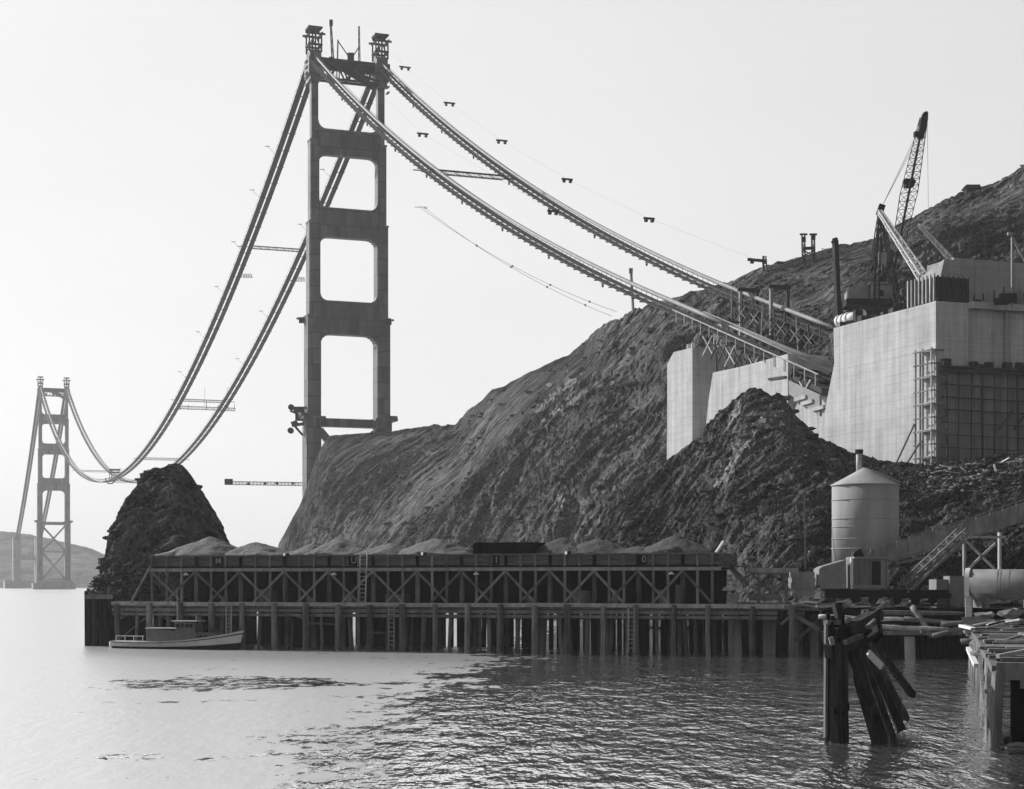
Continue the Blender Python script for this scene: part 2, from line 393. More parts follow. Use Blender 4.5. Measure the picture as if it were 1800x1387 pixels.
dsp = (5.0*rowf*rg_(q4/48+11, 2)+2.4*np.clip(rowf+.25,0,1)*rg_(q/20, 2)+np.clip(rowf*1.15,.55,1)*(1.9*rg_(q/8+3, 3)+1.0*rg_(squash(fl, gdir, .33)/3+7, 3)+.42*rg_(fl/1.6, 2)+.5*rg_(fl/5.5+2, 2))+1.6*rowf*fbm(fl/45+5, 2))*amp*(.35+.65*near_top)*np.clip(.75+.9*fbm(fl/60+31, 2), .3, 1.25)
fl = fl+dsp[:,None]*np.array([-.25,-.62,.55])
hill = tag(grid_obj('hillside', fl.reshape(Pm.shape), M_hill, False), kind='structure')

spur_cols = [
 (880, [(1092,350),(1090,355),(1088,360)]),
 (950, [(1094,322),(1060,330),(1020,338),(1008,345)]),
 (1050,[(1097,290),(1010,305),(955,318),(925,326)]),
 (1120,[(1101,270),(985,288),(905,308),(862,320)]),
 (1175,[(1102,255),(960,280),(860,308),(806,324)]),
 (1215,[(1100,243),(940,268),(835,298),(784,319)]),
 (1250,[(1096,232),(935,258),(825,290),(741,312)]),
 (1288,[(1090,220),(940,243),(820,278),(709,309)]),
 (1303,[(1085,214),(940,240),(820,274),(690,307)]),
 (1316,[(1081,212),(941,238),(821,272),(677,306)]),
 (1332,[(1077,209),(942,236),(822,270),(680,305)]),
 (1350,[(1073,205),(946,231),(826,266),(692,304)]),
 (1376,[(1070,202),(950,226),(830,262),(693,303)]),
 (1400,[(1066,197),(955,221),(840,256),(733,300)]),
 (1440,[(1063,192),(965,214),(850,250),(767,296)]),
 (1500,[(1060,188),(1000,196),(988,206),(975,214),(865,248),(797,290)]),
 (1560,[(1060,186),(1000,194),(988,206),(972,216),(875,243),(814,281)]),
 (1645,[(1060,184),(1000,193),(975,203),(955,215),(885,238),(819,272)]),
 (1700,[(1060,183),(1000,192),(960,203),(935,215),(875,237),(806,272)]),
 (1800,[(1060,181),(1000,190),(945,203),(918,216),(862,238),(793,275)]),
 (2000,[(1060,180),(990,190),(930,204),(900,218),(840,240),(775,277)])]
Ps = loft(spur_cols, 170, 2.6, 7, back=lambda px: ((6,.3),(34,-.6),(60,-6)) if px > 1470 else ((4,-2.5),(12,-11),(40,-25)))
fs_ = Ps.reshape(-1,3); q = squash(fs_, gdir, .2)
amp = np.clip((fs_[:,2]-3)/8, 0, 1)
crest = np.clip((fs_[:,1]-262)/25, 0, 1)*np.clip(((fs_[:,0]/fs_[:,1]*F+CX)-1490)/60, 0, 1)
rows_ = np.tile(np.clip((158-np.arange(Ps.shape[1]))/55., .22, 1), Ps.shape[0])
dsp = (1.9*rows_*rg_(q/14, 2)+1.35*np.clip(rows_+.3,0,1)*rg_(q/5.5+3, 3)+.8*rg_(q/2+7, 3)+.25*rg_(fs_/1.2, 2)+1.2*fbm(fs_/25+5, 2))*amp*(1-.5*crest)
fs_ = fs_+dsp[:,None]*np.array([-.25,-.6,.55])
spur = tag(grid_obj('spur_hillside', fs_.reshape(Ps.shape), M_spur, False), kind='structure')
SPUR = fs_.reshape(Ps.shape)

# cart tracks cut across the hill, and a pale ribbon along the ridge
def track(name, line, w, lift):
    tm = MB(); prev = None
    for i_ in range(Pm.shape[0]):
        col = H3[i_]; pxs = (col[:,0]/col[:,1]*F+CX)
        if not (line[0][0] <= pxs[60] <= line[-1][0]): continue
        ty = np.interp(pxs[60], [p_[0] for p_ in line], [p_[1] for p_ in line]); pys = HY-(col[:,2]-EYE)/col[:,1]*F
        j_ = int(np.argmin(np.abs(pys[:185]-ty))); p_ = Vector(H3[max(0,i_-3):i_+4, j_-1:j_+2].reshape(-1,3).mean(0)); pr = [p_+Vector((0,-w*.6,lift)), p_+Vector((0,w*.4,lift+.25)), p_+Vector((0,w*.4,lift-1.2)), p_+Vector((0,-w*.6,lift-2.4))]
        k_ = len(tm.v); tm.v.extend(tuple(v_) for v_ in pr)
        if prev is not None:
            for a_ in range(4): tm.f.append((prev+a_, prev+(a_+1)%4, k_+(a_+1)%4, k_+a_))
        prev = k_
    return tag(tm.build(name, M_track), kind='structure')
H3 = fl.reshape(Pm.shape)
track('track_ridge_ribbon', ((1014,680),(1060,664),(1110,645),(1172,622)), 2.6, .9)
track('track_ridge_ribbon', ((1016,696),(1080,688),(1172,686)), 2.8, .9)
track('track_ridge_ribbon', ((905,892),(960,848),(1010,815),(1090,770),(1172,728)), 1.8, .7)  # not a track: pale ribbon following the ridge line
def scar(name, H, inside, lift, mat, seed):
    pxs = H[...,0]/H[...,1]*F+CX; pys = HY-(H[...,2]-EYE)/H[...,1]*F
    nz = fbm(np.stack([pxs.ravel()/14, pys.ravel()/14, np.full(pxs.size, seed*3.3)], 1), 3).reshape(pxs.shape)
    ok = inside(pxs, pys, nz); ok[:, int(H.shape[1]*.9):] = False; me_ = MB(); ids = {}
    def vid(i_, j_):
        if (i_,j_) not in ids:
            ids[(i_,j_)] = len(me_.v); v_ = Vector(H[i_,j_])+Vector((-.2,-.55,.5))*(lift*(1+.8*float(nz[i_,j_]))); me_.v.append(tuple(v_))
        return ids[(i_,j_)]
    for i_, j_ in zip(*np.where(ok)):
        if i_+1 < H.shape[0] and j_+1 < H.shape[1]: me_.f.append((vid(i_,j_), vid(i_+1,j_), vid(i_+1,j_+1), vid(i_,j_+1)))
    return tag(me_.build(name, mat), kind='structure')
def near(p0, p1, w0):
    def f_(x_, y_, n_):
        dx, dy = p1[0]-p0[0], p1[1]-p0[1]; t_ = np.clip(((x_-p0[0])*dx+(y_-p0[1])*dy)/(dx*dx+dy*dy), 0, 1)
        return np.hypot(x_-p0[0]-t_*dx, y_-p0[1]-t_*dy)+n_*w0*1.6 < w0
    return f_
scar('rock_outcrop', H3, near((968,722),(1004,690),17), .5, M_scar, 1)
scar('rock_outcrop', H3, near((975,895),(990,870),6), .4, M_scar, 2)
scar('rock_scar', SPUR, near((1342,742),(1300,790),7), .3, M_scar, 3)
scar('rock_scar', SPUR, near((1300,790),(1262,858),8), .3, M_scar, 4)
scar('rock_scar', SPUR, near((1302,705),(1286,748),4), .3, M_scar, 5)
scar('lit_ridge_strip', H3, near((905,890),(1168,708),9), .35, M_track, 6)  # pale strip painting the sunlight on the long ridge
scar('lit_ridge_strip', SPUR, near((1000,930),(1150,840),9), .3, M_track, 7)  # same sunlit ridge tone painted along the spur edge
# sea rock at the end of the wharf
rock_cols = [
 (166,[(1085,205),(1070,208),(1062,211)]),
 (176,[(1085,205),(1058,207),(1050,210)]),
 (186,[(1085,204),(1040,208),(1022,212),(1005,218)]),
 (193,[(1085,203),(1040,206),(990,212),(962,220)]),
 (199,[(1085,202),(1035,205),(970,212),(930,221)]),
 (206,[(1085,201),(1030,204),(960,212),(908,222)]),
 (222,[(1085,201),(1025,204),(945,212),(882,224)]),
 (236,[(1085,201),(1020,204),(935,212),(862,225)]),
 (246,[(1085,200),(1015,204),(930,212),(843,226)]),
 (262,[(1085,200),(1010,205),(920,213),(832,227)]),
 (284,[(1085,200),(1005,205),(915,213),(821,228)]),
 (303,[(1085,200),(1000,205),(910,213),(809,229)]),
 (314,[(1085,200),(1000,205),(910,213),(811,229)]),
 (330,[(1085,200),(1000,206),(910,214),(828,229)]),
 (350,[(1085,200),(1000,207),(930,214),(853,229)]),
 (370,[(1085,201),(1005,208),(950,215),(884,228)]),
 (386,[(1085,202),(1010,209),(960,216),(915,227)]),
 (402,[(1085,203),(1030,210),(985,217),(948,226)]),
 (420,[(1085,204),(1060,212),(1030,220),(1000,226)]),
 (436,[(1085,206),(1075,214),(1068,226)])]
Pr = loft(rock_cols, 130, 1.1, 2, back=((8,-4),(22,-32)))
fr_ = Pr.reshape(-1,3); q = squash(fr_, (.6,.1,.75), .4)
amp = np.clip((fr_[:,2]+1.5)/5, 0, 1)
q3 = squash(fr_, (.85,.1,.5), .07)
rowr_ = np.tile(np.clip((122-np.arange(Pr.shape[1]))/40., .45, 1), Pr.shape[0])
dsp = (1.7*rowr_*rg_(squash(fr_, (.55,.1,.8), .3)/9+2, 2)*np.clip((226-fr_[:,1])/6, .15, 1)+1.0*rg_(q3/3.2+4, 2)+1.0*rg_(q/5, 3)+.45*rg_(q/1.6+2, 3)+.3*rg_(fr_/1.1, 2)+.1)*amp
fr_ = fr_+dsp[:,None]*np.array([-.3,-.6,.35])
tag(grid_obj('sea_rock', fr_.reshape(Pr.shape), M_rock, False), 'tall dark pointed rock standing in the water behind the left end of the wharf', 'rock')

# far shore
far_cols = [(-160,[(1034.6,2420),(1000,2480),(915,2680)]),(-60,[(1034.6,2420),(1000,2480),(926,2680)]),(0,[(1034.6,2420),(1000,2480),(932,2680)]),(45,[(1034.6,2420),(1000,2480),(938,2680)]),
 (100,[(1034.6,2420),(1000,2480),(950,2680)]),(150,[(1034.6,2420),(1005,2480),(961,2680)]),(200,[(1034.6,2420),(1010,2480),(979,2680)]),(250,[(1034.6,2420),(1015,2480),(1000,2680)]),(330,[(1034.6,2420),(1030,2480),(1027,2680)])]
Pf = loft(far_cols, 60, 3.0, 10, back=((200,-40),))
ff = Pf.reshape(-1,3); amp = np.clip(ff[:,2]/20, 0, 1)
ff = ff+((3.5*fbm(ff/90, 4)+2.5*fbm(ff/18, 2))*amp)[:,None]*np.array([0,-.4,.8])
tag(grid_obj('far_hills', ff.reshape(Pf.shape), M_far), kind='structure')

# ------------------------------------------------------------------ water
def water_mat():
    m = D.materials.new('water'); m.use_nodes = True; nt = m.node_tree; N = nt.nodes; L = nt.links
    bs = N['Principled BSDF']; bs.inputs['Base Color'].default_value = (.90,.90,.90,1); bs.inputs['Metallic'].default_value = .93; bs.inputs['IOR'].default_value = 1.5
    geo = N.new('ShaderNodeNewGeometry')
    def noise(s, stretch, det=3, ro=.55, off=0.0):
        mp = N.new('ShaderNodeMapping'); mp.inputs['Scale'].default_value = stretch; mp.inputs['Location'].default_value = (off, off, 0); L.new(geo.outputs['Position'], mp.inputs['Vector'])
        n = N.new('ShaderNodeTexNoise'); n.inputs['Scale'].default_value = s; n.inputs['Detail'].default_value = det; n.inputs['Roughness'].default_value = ro
        L.new(mp.outputs['Vector'], n.inputs['Vector']); return n.outputs['Fac']
    def mt(op, x, y=0.0):
        k = N.new('ShaderNodeMath'); k.operation = op
        for i, q in enumerate((x, y)):
            if isinstance(q, (float, int)): k.inputs[i].default_value = q
            else: L.new(q, k.inputs[i])
        return k.outputs[0]
    def sstep(v, a, b):
        r = N.new('ShaderNodeMapRange'); r.interpolation_type = 'SMOOTHSTEP'; r.inputs['From Min'].default_value = a; r.inputs['From Max'].default_value = b; L.new(v, r.inputs['Value']); return r.outputs['Result']
    sep = N.new('ShaderNodeSeparateXYZ'); L.new(geo.outputs['Position'], sep.inputs['Vector'])
    X, Y = sep.outputs['X'], sep.outputs['Y']
    warp = mt('SUBTRACT', noise(.06, (1,.6,1), 5, .65), .5)
    # wind-ruffled water on the right, a ruffled patch ahead of the wharf, smooth water elsewhere
    edge = mt('ADD', mt('ADD', X, mt('MULTIPLY', mt('SUBTRACT', Y, 100.0), -.07)), mt('MULTIPLY', warp, 26.0))
    brk = mt('SUBTRACT', noise(.33, (.9,.55,1), 5, .7, 14.0), .5)
    right = sstep(mt('ADD', edge, mt('MULTIPLY', brk, 26.0)), -14.0, 1.0)
    ex = mt('DIVIDE', mt('ADD', X, 20.0), 9.5); ey = mt('DIVIDE', mt('SUBTRACT', Y, 119.0), 11.0)
    el = mt('ADD', mt('ADD', mt('MULTIPLY', ex, ex), mt('MULTIPLY', ey, ey)), mt('MULTIPLY', brk, 3.2))
    patch = sstep(el, 1.1, .35)
    str_ = sstep(noise(.16, (.45,.8,1), 6, .7, 3.3), .52, .68)
    strk = mt('MULTIPLY', str_, sstep(X, -36.0, -20.0))
    m0 = mt('MINIMUM', mt('ADD', mt('MAXIMUM', right, mt('MULTIPLY', patch, .62)), mt('MULTIPLY', strk, .55)), 1.0)
    dash = mt('SUBTRACT', noise(1.3, (.75,.34,1), 4, .65, 31.0), .5)
    mask = sstep(mt('ADD', m0, mt('MULTIPLY', dash, mt('MULTIPLY', sstep(m0, .03, .2), 2.2))), .42, .72)
    L.new(mt('SUBTRACT', .35, mt('MULTIPLY', mask, .28)), bs.inputs['Roughness']); st = mt('ADD', .14, mt('MULTIPLY', mask, mt('ADD', .22, mt('MULTIPLY', sstep(noise(.05, (1,.45,1), 4, .6, 21.0), .35, .62), .4))))
    rip = mt('ADD', mt('MULTIPLY', noise(1.45, (1.15,.36,1), 2.5, .6), 1.0), mt('MULTIPLY', noise(.5, (1,.38,1), 2, .5, 9.0), 1.5))
    bp = N.new('ShaderNodeBump'); bp.inputs['Distance'].default_value = .26
    L.new(st, bp.inputs['Strength']); L.new(rip, bp.inputs['Height']); L.new(bp.outputs['Normal'], bs.inputs['Normal'])
    MATS['water'] = m; return m
wm = MB(); wm.add([(-1000,-38,0),(558,-38,0),(558,2986,0),(-1000,2986,0)], [(0,1,2,3)])
tag(wm.build('water', water_mat()), kind='structure')

# ------------------------------------------------------------------ bridge towers
def section(mb, l, z0, z1, w, d):
    o = Vector((0,0,0)); ax = Vector((.9375,.348,0)); ay = Vector((-.348,.9375,0))
    c = B(l, 0, (z0+z1)/2)
    mb.box(c, w, d*.70, z1-z0, ax, ay); mb.box(c, w*.66, d, z1-z0-.06, ax, ay); mb.box(c, w*.84, d*.86, z1-z0-.03, ax, ay)
def TB(l, a, z): return B(l, -a, z)
tower = thing('bridge_tower', 'tall dark portal bridge tower rising behind the near hillside', 'bridge tower', TW, 'suspension bridge towers')
SECT = [(4,75,6.2,11.2,15.2),(75,118,5.6,10,14.9),(118,157,4.7,8.3,14.6),(157,191,3.8,6.6,14.45),(191,218,2.9,4.6,14.3)]
for sg in (-1, 1):
    m = MB()
    for z0, z1, w, d, l in SECT: section(m, sg*l, z0, z1, w, d)
    for z0, z1, w, d, l in SECT:
        for k in range(1, int((z1-z0)/6.5)):
            z = z0+k*6.5; m.box(B(sg*l, 0, z), w*.84+.12, d*.86+.12, .25, Vector((.9375,.348,0)), Vector((-.348,.9375,0))); m.box(B(sg*l, 0, z), w*.66+.1, d+.12, .22, Vector((.9375,.348,0)), Vector((-.348,.9375,0)))
    for z in (75, 118, 157, 191): 
        w, d, l = [(s[2], s[3], s[4]) for s in SECT if s[1] == z][0]; m.box(B(sg*l, 0, z), w+.5, d*.7+.5, .7, Vector((.9375,.348,0)), Vector((-.348,.9375,0)))
    m.build('leg', M_tower, tower)
    # saddle housing and the wooden lattice frame above it
    h = MB(); ax = Vector((.9375,.348,0)); ay = Vector((-.348,.9375,0))
    h.box(B(sg*14.3, 0, 221.5), 6.2, 8.5, 7, ax, ay); h.box(B(sg*14.3, 0, 226.5), 4.8, 6.5, 3, ax, ay); h.box(B(sg*14.3, 0, 217), 4.4, 6, 3, ax, ay)
    for k in range(5): h.box(B(sg*14.3+sg*3.3, 0, 214+k*2.4), .8, 3.5, .5, ax, ay)
    h.build('saddle_housing', M_tower, tower)
    fm = MB()
    for sl in (-2.6, 0, 2.6):
        for sa in (-2.6, 2.6):
            fm.bar(TB(sg*14.3+sl, sa, 227.5), TB(sg*14.3+sl, sa, 237.5 if abs(sl) < 1 else 235), .55)
    for z, e in ((230.5, 3.0), (235.0, 4.2), (237.6, 3.0)):
        for sa in (-2.6, 2.6): fm.bar(TB(sg*14.3-e, sa, z), TB(sg*14.3+e, sa, z), .6, .8)
        for sl in (-2.6, 2.6): fm.bar(TB(sg*14.3+sl, -e, z), TB(sg*14.3+sl, e, z), .6, .8)
    for sa in (-2.6, 2.6):
        fm.bar(TB(sg*14.3-2.6, sa, 228), TB(sg*14.3, sa, 234.5), .4); fm.bar(TB(sg*14.3+2.6, sa, 228), TB(sg*14.3, sa, 234.5), .4)
    fm.box(B(sg*14.3, 0, 238), 5.5, 4.5, .35, ax, ay)
    fm.build('saddle_frame', M_steel, tower)
def strut(z0, z1, inn, rt, rb, dep, name, ribs=True):
    poly = []
    def arc(cx, cz, r, a0, a1, n=6, st=False):
        out = []
        for i in range(n+1):
            a = R(a0+(a1-a0)*i/n); x, z = cx+r*math.cos(a), cz+r*math.sin(a)
            if st and out: out.append((out[-1][0], z))
            out.append((x, z))
        return out
    poly += arc(-inn+rt, z1+rt, rt, 180, 270)
    poly += arc(inn-rt, z1+rt, rt, 270, 360)
    poly += arc(inn-rb, z0-rb, rb, 0, 90, 6, True)
    poly += [(-x_, z_) for x_, z_ in reversed(arc(inn-rb, z0-rb, rb, 0, 90, 6, True))]
    m = MB(); m.prism([TB(x, -dep/2, z) for x, z in poly], Vector((-.348,.9375,0))*dep)
    if ribs:
        n = int((2*inn-4)/1.25)
        for i in range(n+1):
            x = -inn+2+(2*inn-4)*i/n
            for sd in (-1, 1): m.box(TB(x, sd*(dep/2+.12), (z0+z1)/2), .45, .3, (z1-z0)*.66, Vector((.9375,.348,0)), Vector((-.348,.9375,0)))
        for z in (z0+.8, z1-.8):
            for sd in (-1, 1): m.box(TB(0, sd*(dep/2+.1), z), 2*inn-1, .34, .5, Vector((.9375,.348,0)), Vector((-.348,.9375,0)))
    return m.build(name, M_tower, tower)
strut(185.4, 196.2, 12.7, 3.2, 4.2, 3.6, 'portal_strut')
strut(151.2, 163.4, 12.35, 3.0, 4.6, 4.4, 'portal_strut')
strut(110.7, 124.6, 12.1, 3.0, 5.4, 5.2, 'portal_strut')
strut(72.2, 75.6, 11.9, .6, .6, 4.5, 'deck_strut', False)
m = MB()
for a in (-2, 2):
    m.bar(TB(-12, a, 224.5), TB(12, a, 224.5), .9); m.bar(TB(-12, a, 217), TB(12, a, 217), .9)
    for i in range(6):
        x0, x1 = -12+4*i, -8+4*i
        m.bar(TB(x0, a, 217 if i%2 else 224.5), TB(x1, a, 224.5 if i%2 else 217), .6); m.bar(TB(x1, a, 217), TB(x1, a, 224.5), .4)
m.bar(TB(-12, -2, 225), TB(12, -2, 218), .9); m.box(TB(0, 0, 225.3), 24, 5, .4, Vector((.9375,.348,0)), Vector((-.348,.9375,0)))
m.bar(TB(-9,-3.2,224.6), TB(11.5,-3.2,214.5), 1.0, 2.6); m.box(TB(0,0,222.8), 23.5, 2.5, 3.2, Vector((.9375,.348,0)), Vector((-.348,.9375,0)))
m.build('top_truss', M_steel, tower)
for z0, z1 in ((12, 41), (43, 71)):
    m = MB()
    for a in (-3.5, 3.5):
        m.bar(TB(-12.2, a, z0), TB(12.2, a, z1), 1.7, 1.5); m.bar(TB(-12.2, a+.03, z1), TB(12.2, a+.03, z0), 1.65, 1.45)
    m.box(TB(0, 0, z0-1), 24, 8, 1.2, Vector((.9375,.348,0)), Vector((-.348,.9375,0)))
    m.build('cross_brace', M_tower, tower)
m = MB(); m.box(B(0,0,3), 46, 22, 8, Vector((.9375,.348,0)), Vector((-.348,.9375,0))); m.box(B(0,0,8), 40, 16, 3, Vector((.9375,.348,0)), Vector((-.348,.9375,0)))
m.build('pier_base', M_concd, tower)
for sg in (-1, 1):
    m = MB(); m.box(B(sg*15.5, 0, 75.5), 9.5, 12.5, 1.1, Vector((.9375,.348,0)), Vector((-.348,.9375,0))); m.box(B(sg*19, 0, 76.6), 3.5, 8, 1.4, Vector((.9375,.348,0)), Vector((-.348,.9375,0)))
    m.build('deck_bracket', M_tower, tower)
FT = B(0, -1280, 0)
ft = copy_tree(tower, FT); tag(ft, 'pale hazy portal bridge tower with crossed bracing, far across the water at left', 'bridge tower', 'suspension bridge towers')

# derricks on top of the near tower
t = thing('tower_derrick', 'thin leaning derrick boom on the near tower beside its left saddle frame', 'derrick', B(-7.5,0,225.5))
m = MB(); a = TB(-6.5,-1,225.6); b = W(581,36,712); lattice(m, a, b, .8, .5, 9, .22); m.build('boom', M_steel, t)
m = MB(); m.box(W(582,40,712), 1.4, 1.0, 2.4); m.build('boom_head', M_steel, t)
m = MB(); m.bar(TB(-4.0,1,225.6), W(594,70,715), .5); m.build('mast', M_steel, t)
m = MB(); m.bar(W(594,72,715), TB(1.2,0,226.8), .4); m.build('stay', M_steel, t)
t = thing('tower_derrick', 'slim upright derrick mast with stay on top of the near tower between the saddle frames', 'derrick', B(5,0,225.5))
m = MB(); lattice(m, TB(5.2,0,225.6), W(631,46,716), .7, .4, 10, .2); m.build('mast', M_steel, t)
m = MB(); m.bar(W(630,84,716), TB(1.8,0,226.8), .4); m.build('stay', M_steel, t)
m = MB(); m.box(TB(1.5,0,227.6), 2.6, 2.2, 3.0); m.build('winch', M_steel, t)

# platform with reels hung on the left leg, walkway boom at its foot
t = thing('hoist_platform', 'hoisting platform with reels bracketed off the left leg of the near tower at deck height', 'platform', B(-21,0,75))
m = MB(); m.bar(W(545,717,708), W(512,717,708), .7, 1.0); m.bar(W(545,722,712), W(516,722,712), .6, 1.8); m.bar(W(540,735,710), W(510,722,710), .8); m.bar(W(532,765,710), W(512,742,710), .9); m.bar(W(534,745,710), W(513,748,710), .7, 1.2); m.build('bracket', M_steel, t)
for (px, py) in ((512,716),(511,757),(519,745)):
    m = MB(); c = W(px, py, 710); m.tube([c+Vector((0,-1,0)), c+Vector((0,1,0))], 1.25, 14); m.build('reel', M_steel, t)
m = MB(); m.box(W(526,734,710), 3.0, 3.0, 2.6); m.build('winch_house', M_steel, t)
t = thing('truss_walkway', 'slender level truss walkway jutting left from the foot of the near tower', 'walkway', W(460,855,708))
m = MB(); lattice(m, W(396,849,706), W(531,851,712), 1.3, 1.3, 22, .2, side=Vector((0,1,0))); m.build('truss', M_rope, t)
m = MB()
for px in (437,466,487,515):
    m = MB(); m.box(W(px,850,708), 1.0, 1.5, .8); m.build('plate', M_steel, t)
m = MB(); m.box(W(402,847,706), 3.2, 1.5, 2.4); m.build('end_cage', M_steel, t)
for sg, px, py, lab in ((-1,531,563,'small bracket platform on the outer edge of the left leg of the near tower'),(1,683,566,'small bracket platform on the outer edge of the right leg of the near tower')):
    m = MB(); m.box(W(px,py,712), 2.4, 2.5, 2.2); m.box(W(px+sg*3,py-3,712), 3, 2.5, .5); tag(m.build('bracket_platform', M_steel), lab, 'platform')

# ------------------------------------------------------------------ cables and footwalks
def cz(t):
    if t <= 0 and t >= -1280: u = -t/1280; return 227-138*4*u*(1-u)
    if t > 0:
        if t <= 343: u = t/343; return 227-(227-71)*u-4*10.2*u*(1-u)
        return 71-.344*(t-343)
    u = (-t-1280)/343; return 227-(227-66)*u-4*10*u*(1-u)
TS = [-1623+343*i/24 for i in range(24)]+[-1280+1280*i/150 for i in range(150)]+[343*i/60 for i in range(61)]
for sg, lab, tend in ((-1,'left',411),(1,'right',368)):
    l = sg*14.3
    ts = TS+([356,370,384,398,411] if sg < 0 else [356,368])
    root = thing('main_cable', '%s main bridge cable over both towers, ending at the %s' % (('left','timber ramp') if sg < 0 else ('right','top of the concrete block')), 'cable', B(l,0,227), 'main suspension cables')
    m = MB(); m.tube([B(l, t, cz(t)) for t in ts if t <= 372], .52, 8); m.build('cable', M_cable, root, True)
    if sg < 0:
        m = MB()
        for k in range(7):
            e = (k-3)*.62; m.tube([B(l, 366, cz(366)), B(l+e*.5, 384, cz(384)+.2), B(l+e*1.35, 415, cz(415)+.25*abs(e))], .17, 6)
        m.build('strands', M_cable, root, True)
    cw = thing('catwalk', 'double plank footwalk with rope handrails hung under the %s main cable' % lab, 'catwalk', B(l,0,225), 'footwalks under the main cables')
    drop = 2.1
    for side in (-1, 1):
        m = MB(); o = None
        for t in ts:
            z = cz(t)-drop; c0, c1 = l+side*.42, l+side*2.75
            p = [B(c0,t,z), B(c1,t,z), B(c1,t,z-.14), B(c0,t,z-.14)]
            k = len(m.v); m.v.extend(tuple(v) for v in p)
            if o is not None:
                for j in range(4): m.f.append((o+j, o+(j+1)%4, k+(j+1)%4, k+j))
            o = k
        m.build('footwalk', M_plank, cw)
        m = MB()
        tt = -1280.0
        m.tube([B(l+side*2.8, t, cz(t)-drop+1.15) for t in ts], .055, 4)
        while tt < ts[-1]:
            m.bar(B(l+side*2.8, tt, cz(tt)-drop-.1), B(l+side*2.8, tt, cz(tt)-drop+1.2), .09); tt += 9.0 if tt < 0 else 3.0
        m.build('handrail', M_rope, cw)
    m = MB(); tt = -1270.0
    while tt < ts[-1]:
        st = 12.0 if tt < 0 else 4.5
        m.bar(B(l-3.0, tt, cz(tt)-drop-.35), B(l+3.0, tt, cz(tt)-drop-.35), .45 if tt < 0 else .2, .28); tt += st
    for side in (-1, 1): m.tube([B(l+side*1.6, t, cz(t)-drop-.3) for t in ts], .12, 4)
    m.build('floor_beams', M_plank, cw)
    m = MB(); tt = 20.0
    while tt < ts[-1]-10:
        m.box(B(l-2.9*sg*0-2.6, tt, cz(tt)-drop-.9), .5, 1.0, .5); m.build('hanger_block', M_steel, cw); m = MB(); tt += 36.0
# cross bridges between the footwalks
def cross_bridge(t, lab, hang=0.0):
    root = thing('cross_bridge', lab, 'walkway', B(0, t, cz(t)-3), 'cross bridges between the two footwalks')
    m = MB(); z = cz(t)-2.6
    lattice(m, B(-12.2,t,z), B(12.2,t,z), 1.3, 1.3, 12, .2, side=Vector((-.348,.9375,0)))
    m.build('truss', M_steel, root)
    m = MB(); m.box(B(0,t,z+.75), 27, 1.2, .12, Vector((.9375,.348,0)), Vector((-.348,.9375,0)))
    for x in (-15.5, 15.5): m.bar(B(x*.8,t,z), B(x*1.25,t,z), .3)
    m.build('planks', M_plank, root)
    return root
cross_bridge(157, 'cross bridge between the footwalks on the shore side of the near tower')
cross_bridge(-136, 'highest cross bridge over the water, just left of the near tower')
cross_bridge(-338, 'cross bridge between the footwalks left of the near tower, above the hung work stage')
cross_bridge(-500, 'cross bridge between the footwalks just above the tip of the sea rock')
cross_bridge(-900, 'cross bridge between the footwalks just right of the far tower')
t = thing('hung_stage', 'lattice work stage hung on ropes below a cross bridge left of the near tower', 'platform', W(362,730,1030))
m = MB(); lattice(m, W(311,716,1030), W(414,720,1036), 1.6, 1.6, 16, .22, side=Vector((0,1,0)))
for px in (317,331,363,384,401,412): m.bar(W(px,721,1033), W(px,711 if px != 363 else 704,1033), .3)
m.build('stage', M_rope, t)
m = MB()
for px in (320, 360, 400): m.bar(W(px,717,1033), W(px,680,1033), .14)
m.build('hanger_rope', M_rope, t)
for l, lab in ((-14.3,'boxed sheave platform on the left cable at its lowest point above the sea rock'),(14.3,'boxed sheave platform on the right cable at its lowest point beside the sea rock')):
    root = thing('sheave_platform', lab, 'platform', B(l,-640,90))
    m = MB()
    for a in (-6, 6):
        for b in (-3, 3): m.bar(B(l+b,-640+a,cz(-640)-3), B(l+b,-640+a,cz(-640)+5.5), .5)
    m.build('frame', M_rope, root); m = MB(); m.box(B(l,-640,cz(-640)+5), 8, 13, .6, Vector((.9375,.348,0)), Vector((-.348,.9375,0))); m.box(B(l,-640,cz(-640)+3), 8.5, 12, .4, Vector((.9375,.348,0)), Vector((-.348,.9375,0))); m.build('roof', M_steel, root)
root = thing('hung_basket', 'pale rounded basket hung under the left cable at its lowest point', 'basket', W(193,848,1310))
m = MB(); m.tube([W(186,840,1310), W(186,846,1310), W(190,850,1310), W(197,850,1310), W(202,846,1310), W(202,840,1310)], .5, 6); m.build('rim', M_rope, root)
m = MB(); m.bar(W(186,846,1310), W(202,846,1310), .5); m.build('floor', M_rope, root)
cross_bridge(-668, 'low flat cross bridge at the lowest point of the cables, between the sheave platforms')
